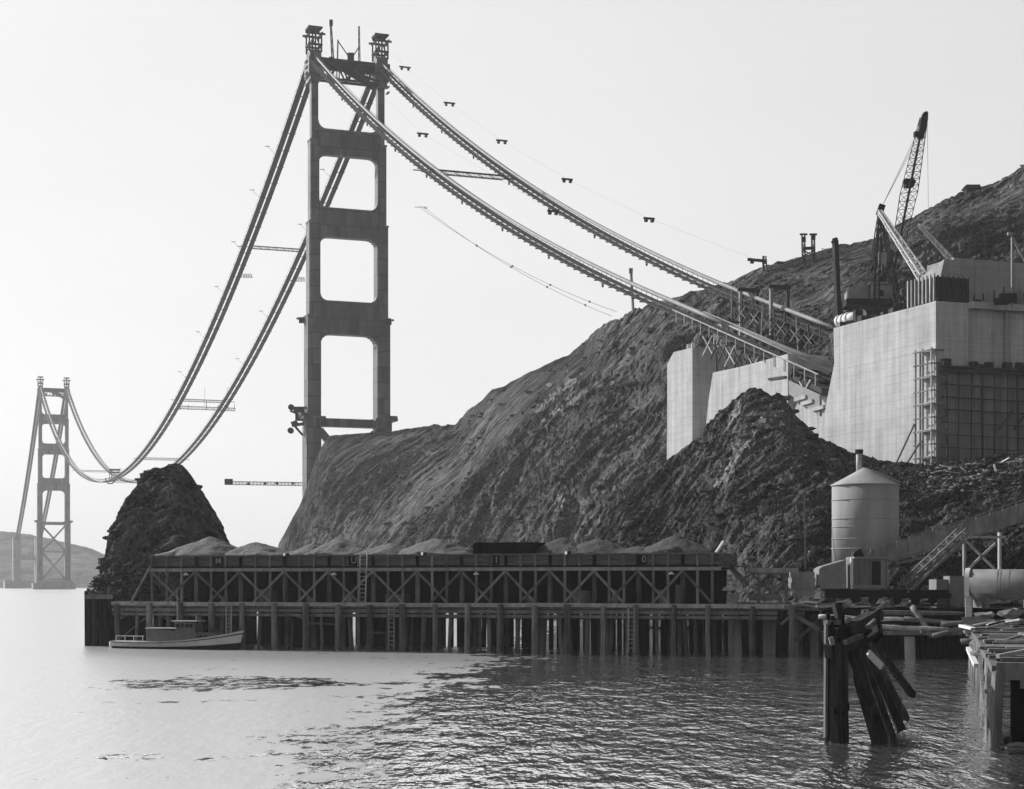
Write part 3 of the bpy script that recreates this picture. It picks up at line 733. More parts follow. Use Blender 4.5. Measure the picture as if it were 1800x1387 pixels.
# sheave frames of the spinning tramway
def sheave(px, py, l, lab, name='tramway_sheave'):
    t = face_t(px, l); d = bdepth(l, t); c = W(px, py, d); s = d/F
    root = thing(name, lab, 'pulley frame', c, 'tramway pulley frames above the cables')
    ax = Vector((.9375,.348,0)); m = MB(); m.bar(c-ax*10.5*s, c+ax*10.5*s, .35, .55); m.build('crossbar', M_steel, root)
    for e in (-6, 6):
        q = c+ax*e*s-Vector((0,0,3*s)); m = MB(); m.tube([q-ax*.35, q+ax*.35], .62, 10); m.build('sheave', M_steel, root)
    return c
sp = [B(14.3,3,235)]
for px, py, lab in ((712,118,'pulley crossbar floating above the right cable, the one nearest the tower top'),(790,181,'pulley crossbar above the right cable, second below the tower top'),(882,247,'pulley crossbar above the right cable, directly above the shore side cross bridge'),(997,315,'pulley crossbar above the right cable, upper right of the cross bridge'),(1141,384,'pulley crossbar above the right cable, out against bright sky before the hill')):
    sp.append(sheave(px, py, 14.3, lab))
sp2 = [B(-14.3,3,235)]
for px, py, lab in ((743,235,'pulley crossbar between the two cables, close right of the near tower'),(972,371,'pulley crossbar just under the right cable and above the left one')):
    sp2.append(sheave(px, py, -14.3, lab))
e1 = W(1330,457,bdepth(14.3,face_t(1330,14.3))); sp.append(e1); sp2.append(B(-14.3,343,77))
m = MB(); m.tube(sp, .02, 4); tag(m.build('hauling_rope', M_rope), 'thin hauling rope strung above the right main cable', 'rope', 'hauling ropes')
m = MB(); m.tube(sp2, .02, 4); tag(m.build('hauling_rope', M_rope), 'thin hauling rope strung above the left main cable', 'rope', 'hauling ropes')
for tt, l in ((-62,-14.3),(-95,-14.3),(-140,-14.3),(-185,-14.3),(-240,-14.3),(-300,-14.3),(-75,14.3),(-120,14.3),(-210,14.3),(-275,14.3)):
    m = MB(); c = B(l-6.2, tt, cz(tt)+1.5); m.bar(c-Vector((1.1,0,0)), c+Vector((1.1,0,0)), .25); m.bar(c, B(l-2.6, tt, cz(tt)-1.8), .1)
    tag(m.build('outrigger_pulley', M_rope), 'tiny pulley arm standing off the %s main cable above the water' % ('left' if l < 0 else 'right'), 'pulley', 'pulley arms along the %s cable over the water' % ('left' if l < 0 else 'right'))
for px, py, d, lab in ((433,485,830,'small frame of bars hung beside the left cable under the upper cross bridge'),(525,491,790,'small frame of bars hung beside the left leg of the near tower')):
    m = MB(); c = W(px, py, d)
    for k in range(4): m.bar(c+Vector((-2.6+k*.3,0,.9-.6*k)), c+Vector((2.4+k*.3,0,.9-.6*k)), .2)
    for k in range(5): m.bar(c+Vector((-2.4+k*1.2,0,-.9)), c+Vector((-2.2+k*1.2,0,.9)), .2)
    tag(m.build('rope_hanger', M_rope), lab, 'frame')
# storm ropes below the shore span
for k, (p0, p1) in enumerate(((((738,364,560)),((1084,548,500))),(((745,364,575)),((1076,556,495))))):
    m = MB(); a, b = W(*p0), W(*p1); pts = []
    for i in range(17):
        u = i/16; p = a.lerp(b, u); p.z -= 4*3.0*u*(1-u); pts.append(p)
    m.tube(pts, .06, 4)
    for i in (5, 8, 11, 14): m.box(pts[i], .5, .5, .5)
    tag(m.build('storm_rope', M_rope), ('upper' if k == 0 else 'lower')+' of two faint sagging storm ropes below the left cable, running down to the hillcrest', 'rope', 'storm ropes')
m = MB(); c = W(740,364,565); m.bar(c-Vector((2.1,0,0)), c+Vector((2.1,0,0)), .18); m.bar(c+Vector((1,0,-.4)), c+Vector((2,0,-.4)), .18); tag(m.build('rope_spreader', M_rope), 'small spreader bar at the upper end of the storm ropes', 'spreader')
# far anchorage pylon
m = MB()
for l in (-14, 14):
    m.box(B(l,-1632,32), 10, 14, 68, Vector((.9375,.348,0)), Vector((-.348,.9375,0)))
m.box(B(0,-1632,40), 20, 10, 6, Vector((.9375,.348,0)), Vector((-.348,.9375,0))); m.box(B(0,-1632,4), 60, 30, 12, Vector((.9375,.348,0)), Vector((-.348,.9375,0)))
tag(m.build('far_pylon', M_concd), 'hazy concrete cable pylon on the far shore at the left edge', 'pylon')

# ------------------------------------------------------------------ concrete piers and anchorage beside the hill
LF = -18.0
LAT = Vector((.9375,.348,0)); AXV = Vector((.348,-.9375,0))
def fp(px, py, l=LF):
    t = face_t(px, l); return (t, zat(py, bdepth(l, t)))
def wall_prism(pts, thick, l=LF):
    return MB().prism([B(l, t, z) for t, z in pts], LAT*thick)
pier = thing('concrete_pier', 'tall narrow pale concrete pier with clipped top corner, leftmost on the hillside', 'pier', B(LF, 395, 36))
wall_prism([fp(1172,826), fp(1173,640), fp(1184,619), fp(1217,611), fp(1217,830)], 11.0).build('shaft', M_conc, pier)
wall_prism([(fp(1217,0)[0]-.6-11, 30), (fp(1217,0)[0]-11.6, 56.8), (fp(1217,0)[0]-.6, 56.8), (fp(1217,0)[0]-.6, 30)], 9.0, LF+11.02).build('rear_shaft', M_concd, pier)
m = MB()
for px in (1183,1205,1213): m.box(B(LF+.8, fp(px,612)[0], 58.9 if px > 1190 else 57.6), .8, .8, 1.2)
m.build('form_stub', M_white, pier)
w2 = thing('concrete_wall', 'pale concrete wall with level top standing behind the dark mound, between pier and block', 'wall', B(LF, 430, 36))
wall_prism([fp(1238,775), fp(1246,700), fp(1253,655), fp(1300,645), fp(1385,622), fp(1385,800)], 9.0).build('wall_body', M_conc, w2)
wall_prism([(fp(1385,0)[0]+.05, 30), (fp(1385,0)[0]+.05, zat(672,332)), (fp(1398,0)[0]+2, zat(668,330)), (fp(1398,0)[0]+2, 30)], 5.5, LF+1.2).build('return_wall', M_concd, w2)
m = MB(); m.bar(B(LF-.15, fp(1352,667)[0], zat(667,340)), B(LF-.15, fp(1382,661)[0], zat(661,332)), .3, .4); m.build('waler', M_form, w2)
w3 = thing('low_concrete_wall', 'low stepped pale concrete wall right of the dark mound, joining the big block', 'wall', B(LF, 462, 30))
wall_prism([fp(1368,800), fp(1380,748), fp(1400,706), fp(1432,692), fp(1447,708), fp(1453,800)], 7.0, LF+.4).build('wall_body', M_conc, w3)
for px, py in ((1408,693),(1420,703),(1440,717)):
    m = MB(); m.bar(B(LF+.1, fp(px-11,py)[0], zat(py+2,322)), B(LF+.1, fp(px+9,py)[0], zat(py-2,320)), .7, .7); m.build('corbel', M_conc, w3)
anch = thing('anchorage_block', 'huge pale concrete anchorage block with shaded stained right face', 'concrete block', B(0, 455, 25))
tn = fp(1645,600)[0]; tf = fp(1465,600)[0]
wall_prism([(fp(1430,800)[0], 22), fp(1440,770), fp(1456,690), fp(1466,640), (tf, 54.3), (tn-.9, 54.3), (tn-.9, 20)], 42.0, LF+.03).build('main_body', M_conc, anch)
m = MB(); m.box(B(LF+3.2, tn-3.2, 37.1), 6.4, 6.4, 34.4, LAT, AXV); m.build('corner_pilaster', M_conc, anch)
m = MB(); m.box(B(LF+25, tn-2.2, 53.9), 37, 6.5, 1.1, LAT, AXV); m.build('cap_slab', M_conc, anch)
m = MB(); m.box(B(LF+14.6, tn-.55, 37), 1.0, .8, 33, LAT, AXV); m.box(B(LF+22, tn-.55, 37), 1.0, .8, 33, LAT, AXV); m.build('face_rib', M_concd, anch)
m = MB(); m.box(B(LF+26.5, tn-8.2, 58.5), 40, 8, 8.4, LAT, AXV)
m.hexa([B(LF+2.5,tn-12,54.3), B(LF+2.5,tn-4.2,54.3), B(LF+6.5,tn-4.2,54.3), B(LF+6.5,tn-12,54.3), B(LF+4.6,tn-12,60.2), B(LF+4.6,tn-4.2,62.4), B(LF+6.48,tn-4.2,62.4), B(LF+6.48,tn-12,60.2)])
m.build('upper_block', M_concd, anch)
m = MB(); m.box(B(LF+30, tn-3.0, 56.2), 22, 1.5, 3.2, LAT, AXV); m.build('parapet', M_concd, anch)
for k in range(14):
    x_ = LF+.25+k*1.8; m = MB(); m.box(B(x_+.9, tn+.16+.05*(k%3), 33.6), 1.76, .3, 18.6, LAT, AXV); m.build('form_panel', M_fpan, anch)
fw = thing('timber_formwork', 'dark ribbed timber formwork box on the top corner of the concrete block', 'formwork', B(LF+3, tn-3, 54.4))
m = MB(); m.box(B(LF+3.6, tn-4.6, 56.5), 6.6, 8.4, 4.0, LAT, AXV); m.build('panel', M_form, fw)
for k in range(8):
    m = MB(); m.bar(B(LF+.12, tn-.7-k*1.1, 54.4), B(LF+.12, tn-.7-k*1.1, 59.0), .28, .28); m.build('rib', M_light, fw)  # sun-side ribs pale, shaded-side ribs dark: light and shade put into the timber colour
for k in range(7):
    m = MB(); m.bar(B(LF+.6+k*1.0, tn-.25, 54.4), B(LF+.6+k*1.0, tn-.25, 58.7), .25, .25); m.build('rib', M_form, fw)
# corner scaffold
sc = thing('scaffold_tower', 'slim pale pole scaffold climbing the lit corner of the concrete block', 'scaffold', B(LF-1, tn-2, 27))
s0 = fp(1620,700)[0]
for k, (l, tt) in enumerate(((LF-1.2, s0),(LF-1.2, tn+.5),(LF-.3, s0),(LF-.3, tn+.5),(LF-1.2,(s0+tn)/2))):
    m = MB(); m.bar(B(l,tt,25), B(l,tt,46.5), .24); m.build('pole', M_light if k%2 else M_timber, sc)
for k in range(9):
    z = 28+k*2.25; m = MB(); m.bar(B(LF-1.3,s0-.4,z), B(LF-1.3,tn+.9,z), .22); m.bar(B(LF-1.3,tn+.6,z+.03), B(LF+1.2,tn+.6,z+.03), .2); m.build('ledger', M_timber, sc)
for k in range(5):
    z = 28+k*4.5; m = MB(); m.box(B(LF-.75,(s0+tn)/2,z+.25), 1.0, abs(tn-s0), .12, LAT, AXV); m.build('platform', M_light, sc)
m = MB(); m.bar(B(LF-1.4,s0,34), B(LF-3.2,s0-3.6,26.5), .22); m.bar(B(LF-1.4,s0+2,31), B(LF-2.8,s0-1,26.5), .22); m.build('brace', M_timber, sc)
sc = thing('face_scaffold', 'dark plank staging and poles along the shaded right face of the concrete block', 'scaffold', B(LF+12, tn+1.5, 27))
m = MB(); m.box(B(LF+21, tn+1.0, 43.2), 42, 1.6, .3, LAT, AXV); m.bar(B(LF,tn+1.9,42.6), B(LF+42,tn+1.9,42.4), .35, .6); m.build('staging', M_form, sc)
rr = random.Random(3)
for k in range(16):
    m = MB(); x = LF+1+rr.random()*24; s_ = .5+rr.random()*.8; m.box(B(x, tn+1.0, 43.35+s_/2), s_*1.3, .9, s_, LAT, AXV); m.build('plank_stack', M_form, sc)
for k, x in enumerate((1.2, 3.4, 5.8, 8.2, 10.6, 13.0, 15.4, 17.8, 20.4, 24)):
    m = MB(); m.bar(B(LF+x,tn+1.6,24), B(LF+x+.25*((k*7)%3-1),tn+1.6,43), .15 if k%3 else .26); m.build('pole', M_form, sc)
for z in (27.6, 29.7, 31.8, 33.9, 36.0, 38.1, 40.2):
    m = MB(); m.bar(B(LF,tn+1.55,z), B(LF+30,tn+1.55,z-.4), .13 if int(z)%2 else .22); m.build('ledger', M_form, sc)
for a_, b_ in ((11.5,14.5),(14.5,17.6),(20,25)):
    m = MB(); m.bar(B(LF+a_,tn+1.5,33), B(LF+b_,tn+1.5,36.6), .18); m.build('brace', M_form, sc)

# cable bents and the ramp into the block
def bent(px, y0, y1, l, lab):
    t = face_t(px, l); d = bdepth(l, t); root = thing('cable_bent', lab, 'cable bent', W(px, y1, d))
    for e in (-2.2, 2.2):
        m = MB(); m.bar(B(l+e,t,zat(y1,d)), B(l+e,t,zat(y0,d)), .7); m.build('post', M_grey if e < 0 else M_steel, root)
    m = MB(); m.bar(B(l-2.9,t,zat(y0,d)+.3), B(l+2.9,t,zat(y0,d)+.3), .8); m.build('crosshead', M_steel, root); m = MB(); m.bar(B(l-2.5,t,zat((y0+y1)/2,d)), B(l+2.5,t,zat((y0+y1)/2,d)), .5); m.build('cross_tie', M_steel, root)
bent(1316, 512, 606, 14.3, 'two-post steel bent carrying the end of the right cable span above the pier')
bent(1370, 507, 590, 14.3, 'second steel bent behind the cables, right of the first')
root = thing('winch_shed', 'small pale winch shed on top of the narrow concrete pier, under the left cable', 'shed', W(1275,612,392))
m = MB(); c = W(1276,590,392); m.box(c, 4.4, 4, 5.4, LAT, AXV); m.build('walls', M_conc, root)
m = MB(); m.box(c+Vector((0,0,2.85)), 5, 4.8, .3, LAT, AXV); m.build('roof', M_steel, root)
m = MB(); m.box(c+LAT*1.2+AXV*2.05+Vector((0,0,.2)), 1.1, .1, 1.6, LAT, AXV); m.build('window', M_steel, root)
m = MB(); m.bar(W(1256,612,391), W(1256,585,391), .4); m.build('stovepipe', M_white, root)
ramp = thing('cable_ramp', 'dark timber ramp and trestle under the left cable where it enters the block', 'ramp', W(1400,690,335))
m = MB()
pa = [(t_, cz(t_)-3.2) for t_ in (372, 385, 398, 413)]
m.prism([B(-17.5,t_,z_) for t_, z_ in pa]+[B(-17.5,t_,z_-1.0) for t_, z_ in reversed(pa)], LAT*7); m.build('deck', M_form, ramp)
m = MB(); m.prism([B(-17.9,t_,cz(t_)-e) for t_, e in ((392,4.4),(413,4.4),(413,8.4),(401,7.0))], LAT*.3); m.build('board_panel', M_grey, ramp)
rr = random.Random(5)
for k in range(15):
    t_ = 366+k*3.1; m = MB(); l_ = -17.4 if k%2 else -11.2
    m.bar(B(l_,t_,cz(t_)-3.4), B(l_,t_+rr.uniform(-2,2),cz(t_)-3.4-rr.uniform(3,9)), .35); m.build('post', M_form, ramp)
for k in range(13):
    t_ = 364+k*3.4; m = MB(); m.bar(B(-17.6,t_,cz(t_)-3.6), B(-17.6,t_+4.5,cz(t_)-8.0), .26); m.bar(B(-17.65,t_,cz(t_)-7.8), B(-17.65,t_+4.5,cz(t_)-4.0), .26); m.build('brace', M_light if k%3 == 0 else M_form, ramp)
for l_ in (-18.2, -10.4):
    m = MB(); m.tube([B(l_,t_,cz(t_)-.6) for t_ in (350,372,392,413)], .16, 5)
    for k in range(16): t_ = 352+k*4; m.bar(B(l_,t_,cz(t_)-3), B(l_,t_,cz(t_)-.6), .16)
    m.build('railing', M_light, ramp)
fwk = thing('cable_falsework', 'tangled timber falsework under the right cable where it meets the block', 'falsework', W(1440,600,380))
rr = random.Random(15)
for k in range(18):
    t_ = 322+k*2.6; l_ = 14.3+(2.9 if k%2 else -2.9); m = MB(); m.bar(B(l_,t_,cz(t_)-1.0+rr.uniform(0,1.6)), B(l_+rr.uniform(-.6,.6),t_+rr.uniform(-2,2),cz(t_)-4-rr.uniform(2,6)), .32); m.build('post', M_form if k%3 else M_timber, fwk)
for k in range(14):
    t_ = 322+k*3.2; m = MB(); m.bar(B(11.2,t_,cz(t_)-3.2), B(11.2,t_+4.2,cz(t_)-6.5), .22); m.bar(B(11.1,t_,cz(t_)-6.2), B(11.1,t_+4.2,cz(t_)-3.6), .22); m.build('brace', M_timber if k%2 else M_form, fwk)
for k in range(6):
    t_ = 326+k*8; m = MB(); m.box(B(11.4+rr.uniform(0,3),t_,cz(t_)-2.2), rr.uniform(1,2.4), rr.uniform(1,2), rr.uniform(.6,1.5), LAT, AXV); m.build('tool_box', M_form, fwk)
root = thing('steel_duct', 'pale ringed steel duct on the top edge of the concrete block', 'duct', W(1497,562,323))
a_, b_ = W(1474,566,326), W(1516,552,318); m = MB(); m.tube([a_, b_], .95, 16); m.build('shell', M_white, root, True)
for u in (.04, .22, .42): 
    m = MB(); p_ = a_.lerp(b_, u); q_ = a_.lerp(b_, u+.06); m.tube([p_, q_], 1.2, 16); m.build('ring', M_white, root)
m = MB(); m.box(W(1508,556,318), 1.4, 2.4, 2.2); m.build('mouth', M_steel, root)
# construction clutter on top of the block
rr = random.Random(9)
for k in range(22):
    px = rr.uniform(1500,1605); y_ = 575-(px-1465)*.25-rr.uniform(0,7); m = MB(); s_ = rr.uniform(.5,1.5); c = W(px, y_, 300+rr.uniform(-2,12)); c.z = 54.3+s_*.35
    t_ = face_t(px, LF+rr.uniform(1,6)); c = B(LF+rr.uniform(1,6), t_, 54.3+s_*.35)
    m.box(c, s_*1.6, s_, s_*.7, Vector((rr.uniform(-1,1),rr.uniform(-1,1),0)).normalized())
    tag(m.build('lumber_stack', M_form), 'dark timber offcut lying along the top edge of the concrete block', 'lumber', 'timber offcuts on top of the concrete block')

for k in range(16):
    l_ = LF+rr.uniform(9,24); s_ = rr.uniform(.5,1.3); m = MB(); t_ = tn+rr.uniform(-1.6,.3); m.box(B(l_,t_,54.47+s_*.3), s_*rr.uniform(1.2,2.4), s_*.7, s_*.6, (LAT+AXV*rr.uniform(-.3,.3)).normalized())
    tag(m.build('lumber_stack', (M_form, M_timber)[k%2]), 'dark timber piece lying on the cap ledge over the shaded face of the block', 'lumber', 'timber pieces on the cap ledge of the block')
for k in range(8):
    l_ = LF+8.5+k*2.1; m = MB(); m.bar(B(l_,tn-1.5,54.45), B(l_+rr.uniform(-.3,.3),tn-1.5,54.45+rr.uniform(1.4,3.8)), .18)
    tag(m.build('form_post', M_form), 'thin dark form post standing on the cap ledge of the concrete block', 'post', 'form posts on the cap ledge of the block')
# ------------------------------------------------------------------ derrick crane on the hill behind the block
dk = thing('derrick_crane', 'great derrick crane with long lattice boom raised against the sky above the concrete block', 'crane', W(1548,540,335))
m = MB(); top = W(1548,368,333)
for px, d in ((1522,338),(1562,338),(1540,328),(1580,330)):
    lattice(m, W(px,545,d), top, 1.0, .5, 12, .15)
m.build('mast_tower', M_steel, dk)
m = MB(); m.bar(W(1545,378,333), W(1551,360,333), .9, 1.2); m.build('mast_head', M_steel, dk)
m = MB(); bb, bt = W(1566,500,335), W(1624,206,335)
lattice(m, bb, bb.lerp(bt,.55), 1.2, 2.4, 11, .13, side=Vector((1,.5,.2))); m.bar(bb, bt, .35); lattice(m, bb.lerp(bt,.55), bt, 2.4, 1.1, 11, .13, side=Vector((1,.5,.2))); m.build('boom', M_steel, dk)
m = MB(); m.prism([W(1615,240,334),W(1619,210,334),W(1624,197,334),W(1630,195,334),W(1632,199,334),W(1628,225,334),W(1624,242,334)], Vector((0,1.6,0))); m.box(W(1612,236,334.5), 1.2, 1.2, .9); m.build('boom_head', M_steel, dk)
m = MB(); c = W(1598,322,335); m.box(c, 1.7, 1.7, 1.5); m.box(c+Vector((0,0,.2)), 2.3, 1.3, .7); m.box(c-Vector((.2,0,.5)), 1.2, 2.1, .6); m.build('boom_collar', M_steel, dk)
m = MB()
for k in range(3): m.tube([W(1551,362,333), W(1610-k*3,238+k*12,334)], .035, 4)
m.tube([W(1630,205,334), W(1632,375,334)], .035, 4); m.build('rope', M_rope, dk)
m = MB(); lattice(m, W(1546,372,331), W(1624,490,300), .6, 1.3, 14, .24); m.build('stiff_leg', M_light, dk)
m = MB(); m.bar(W(1549,374,331), W(1632,492,302), .7); m.build('back_stay', M_steel, dk)
hs = MB(); c0 = 336
hs.prism([W(1491,530,c0),W(1491,510,c0),W(1513,493,c0),W(1527,500,c0),W(1527,528,c0)], Vector((.2,5,0))); hs.build('machinery_house', M_grey, dk)
m = MB(); m.box(W(1545,515,337), 4.0, 4.5, 3.0); m.box(W(1541,500.5,336), 3.6, 4.8, .25); m.build('engine_cabin', M_grey, dk)
m = MB(); m.box(W(1549,515,334.6), 1.0, .1, 1.2); m.build('window', M_steel, dk)
m = MB(); m.box(W(1525,535,336), 9.5, 6, 1.3); m.bar(W(1490,540,333), W(1575,548,331), 1.2); m.bar(W(1575,500,333), W(1575,545,333), .6); m.build('base_frame', M_steel, dk)
m = MB(); m.box(W(1551,455,331), 1.5, 1.0, 2.3); m.build('signal_board', M_grey, dk)
for nm, pts, lab in (('guy_derrick', ((1614,396),(1684,468),(1636,401)), 'pale lattice derrick boom leaning left over the upper block of concrete'),):
    root = thing(nm, lab, 'derrick', W(1680,465,300)); m = MB(); lattice(m, W(1682,467,300), W(1616,396,304), .9, .5, 14, .16); m.build('boom', M_light, root)
    m = MB(); m.bar(W(1614,395,304), W(1636,402,304), .35); m.build('boom_tip', M_light, root)
    m = MB(); m.bar(W(1675,458,300), W(1702,463,299), .3); m.bar(W(1690,462,300), W(1697,451,299), .2); m.build('foot_frame', M_steel, root)
root = thing('gin_pole', 'thin upright gin pole with slanting boom at the right edge above the concrete block', 'derrick', W(1780,538,286))
m = MB(); m.bar(W(1779,540,286), W(1779,412,286), .3); m.build('mast', M_grey, root)
m = MB(); m.bar(W(1780,418,286), W(1812,478,286), .35); m.build('boom', M_grey, root)
m = MB(); m.box(W(1776,411,286), .9, .7, .5); m.build('head', M_grey, root)
m = MB(); m.box(W(1772,525,286.5), 2.6, 1.4, 1.6); m.box(W(1760,530,286.5), 2.2, 1.2, 1.0); m.build('winch', M_steel, root)

# poles and gantries on the hill
root = thing('h_frame_gantry', 'twin-post lattice gantry with cross tie standing on the skyline above the cables', 'gantry', W(1422,458,480))
for px in (1413, 1430):
    m = MB(); lattice(m, W(px,460,480), W(px-1,414,480), .8, .8, 8, .2); m.bar(W(px-7,412,480), W(px+6,412,480), .5); m.box(W(px,421 if px < 1420 else 417,480), 1.0, .8, 1.4); m.build('post', M_steel, root)
m = MB(); m.bar(W(1412,437,480), W(1431,436,480), .8); m.bar(W(1412,450,480), W(1431,440,480), .3); m.bar(W(1431,450,480), W(1412,440,480), .3); m.build('cross_tie', M_steel, root)
m = MB(); m.bar(W(1474,556,338), W(1468,422,338), .95); m.bar(W(1468,422,338), W(1462,427,338), .5); m.bar(W(1464,423,338), W(1472,421,338), .8)
tag(m.build('timber_mast', M_steel), 'stout dark timber mast with hooked head left of the derrick crane', 'mast')
root = thing('sheave_post', 'post carrying a pulley crossbar on the skyline where the right cable meets the hill', 'pulley post', W(1340,470,470))
m = MB(); m.bar(W(1342,476,490), W(1342,450,490), .5); m.bar(W(1348,474,490), W(1346,450,490), .3); m.build('post', M_steel, root)
m = MB(); m.bar(W(1314,456,490), W(1348,459,490), .6, .8); m.box(W(1322,460,490), 1, .8, 1); m.box(W(1343,460,490), 1, .8, 1.2); m.build('crossbar', M_steel, root)
m = MB(); m.bar(W(1113,549,548), W(1109,476,548), .7); m.box(W(1109,476,548), 1.2, .8, 1.6); tag(m.build('marker_pole', M_grey), 'lone slim pole on the hillcrest, passing behind the left cable', 'pole')
root = thing('hill_hut', 'low dark hut on the skyline near the top right of the hill', 'hut', W(1710,338,522))
m = MB(); m.box(W(1708,339,522), 4.2, 4, 4.2); m.box(W(1721,342,522), 4, 4, 3.2); m.build('walls', M_steel, root)
m = MB(); m.box(W(1707,331.5,522), 4.8, 4.6, .4); m.bar(W(1717,336,522), W(1717,327,522), .35); m.build('roof', M_steel, root)
m = MB(); m.bar(W(1416,1000,205), W(1414,862,208), .18); m.bar(W(1411,866,208), W(1418,866,208), .12); tag(m.build('utility_pole', M_timber), 'thin utility pole on the slope left of the silo', 'pole')

# ------------------------------------------------------------------ wharf
DK = 4.62
wh = thing('wharf', 'long dark timber pile wharf along the water under the gravel bunker', 'wharf', Q(34, 5, 0))
S0, S1 = ws(197), ws(1442)
m = MB()
for k in range(int((S1-S0)/.9)): 
    s_ = S0+k*.9+.45; m.box(Q(s_, 8.2, DK-.14), .87, 16.0, .22, Vector((WD.x,WD.y,0)), Vector((WN.x,WN.y,0)))
m.build('deck', M_timber, wh)
wdv = Vector((WD.x,WD.y,0)); wnv = Vector((WN.x,WN.y,0))
m = MB(); rr = random.Random(2); s_ = S0
while s_ < S1-3:
    ln = rr.uniform(5,8); e = min(s_+ln, S1); m.box(Q((s_+e)/2, -.05, DK+.16+rr.uniform(-.03,.03)), e-s_-.06, .42, .4, wdv, wnv); s_ = e
m.build('curb', M_light, wh)
m = MB(); s_ = S0
while s_ < S1-2:
    ln = rr.uniform(6,10); e = min(s_+ln, S1-1.5); m.box(Q((s_+e)/2, .12, DK-.50), e-s_-.05, .3, .36, wdv, wnv); m.box(Q((s_+e)/2, .22, DK-.98), e-s_-.1, .3, .3, wdv, wnv); s_ = e
m.build('stringer', M_timber, wh)
m = MB()
for n in (3.8, 7.6, 11.4, 15): m.box(Q((S0+S1)/2, n, DK-.5), S1-S0, .35, .45, wdv, wnv)
m.build('cap_beams', M_wet, wh)
front = [206,262,318,372,426,482,538,595,650,707,765,822,880,940,998,1060,1118,1185,1245,1323,1392]
for i, px in enumerate(front):
    s_ = ws(px, -.3); r = rr.uniform(.27,.36); m = MB(); tilt = rr.uniform(-.12,.12)
    m.pile([Q(s_+tilt,-.32,-1.5), Q(s_+tilt*.5+rr.uniform(-.1,.1),-.34,1.5), Q(s_,-.36,DK+.2+rr.uniform(-.1,.12))], [r*1.08,r,r*.92], 9, i, .06); m.build('pile', M_pile, wh)
for i in range(len(front)-2):
    for u in ((.35,.68) if i%2 else (.55,)):
        px = front[i]+(front[i+1]-front[i])*(u+rr.uniform(-.08,.08)); n_ = rr.uniform(.7,1.6); s_ = ws(px, n_); r = rr.uniform(.17,.26); m = MB(); m.pile([Q(s_+rr.uniform(-.4,.4),n_,-1.5), Q(s_,n_,DK-.3)], r, 8, i+50, .05); m.build('pile', M_pile, wh)
for n in (6.5, 11.5):
    for i, px in enumerate(front):
        s_ = ws(px, n)+rr.uniform(-.5,.9); r = rr.uniform(.2,.3); m = MB(); m.tube([Q(s_+rr.uniform(-.25,.25),n,-1.5), Q(s_,n,DK-.3)], r, 8); m.build('pile', M_pile, wh, True)
mids = [(front[i]+front[i+1])/2 for i in range(len(front)-1)]
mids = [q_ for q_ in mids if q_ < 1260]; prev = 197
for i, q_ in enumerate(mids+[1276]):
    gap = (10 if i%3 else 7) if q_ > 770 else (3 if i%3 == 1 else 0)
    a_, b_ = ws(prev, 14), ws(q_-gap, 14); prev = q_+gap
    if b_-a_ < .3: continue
    m = MB(); m.box(Q((a_+b_)/2, 14, 1.2), b_-a_-.02, .25, 5.6, wdv, wnv); m.build('shade_planking', M_wet, wh)  # dark boards added to stand for the shade under the deck
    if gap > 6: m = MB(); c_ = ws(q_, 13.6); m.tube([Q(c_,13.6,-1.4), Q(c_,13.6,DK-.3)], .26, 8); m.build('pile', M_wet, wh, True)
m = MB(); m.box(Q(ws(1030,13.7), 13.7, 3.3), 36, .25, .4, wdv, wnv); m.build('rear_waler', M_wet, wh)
for px0, px1, y0, y1 in ((500,540,1075,1090),(540,600,1095,1098),(640,690,1083,1086),(650,690,1112,1113),(1200,1300,1086,1088),(1330,1400,1076,1080)):
    m = MB(); m.bar(Q(ws(px0,2),2,zat(y0,wdep(ws(px0,2),2))), Q(ws(px1,2),2,zat(y1,wdep(ws(px1,2),2))), .22); m.build('brace', M_timber, wh)
# fender cluster at the left end, with a bush on it
fd = thing('fender_cluster', 'tight cluster of tall black vertical piles at the left end of the wharf', 'fender', W(173,1138,190))
for i in range(13):
    px = 152+i*3.6; d = 190+rr.uniform(-.8,.8)-(i%2)*.5; m = MB(); m.tube([W(px,1147,d), W(px+rr.uniform(-.6,.6),1041+rr.uniform(-3,6)+(4 if i > 10 else 0),d)], .2, 7); m.build('pile', M_dolph, fd)
for i in range(13):
    px = 153+i*3.8; d = 192.5+rr.uniform(-.8,.8); m = MB(); m.tube([W(px,1145,d), W(px,1046+rr.uniform(-3,5),d)], .22, 7); m.build('pile', M_dolph, fd)
m = MB(); m.bar(W(150,1049,189), W(198,1049,188.5), .35, .5); m.bar(W(150,1043,191), W(192,1043,190.5), .5, .5); m.build('waler', M_timber, fd)
def leafy(name, pts, size, mat, seed, lab, cat, ncl=700):
    rr2 = random.Random(seed); m = MB()
    for _ in range(ncl):
        c, rad = rr2.choice(pts); v = Vector((rr2.gauss(0,1),rr2.gauss(0,1),rr2.gauss(0,1))).normalized()*rad*(rr2.random()**.4); p = Vector(c)+v
        n = Vector((rr2.gauss(0,1),rr2.gauss(0,1),rr2.gauss(0,1)+.3)).normalized(); x = n.orthogonal().normalized(); y = n.cross(x); s_ = size*rr2.uniform(.5,1.3)
        k = len(m.v); m.v += [tuple(p+x*s_), tuple(p+y*s_*.45), tuple(p-x*s_), tuple(p-y*s_*.45)]; m.f.append((k,k+1,k+2,k+3))
    root = thing(name, lab, cat, Vector(pts[0][0])-Vector((0,0,pts[0][1])))
    m.build('foliage', mat, root); st = MB()
    for c, rad in pts: st.tube([Vector(c)-Vector((0,0,rad*1.1)), Vector(c)], [.06,.02], 5)
    st.build('stem', M_timber, root)
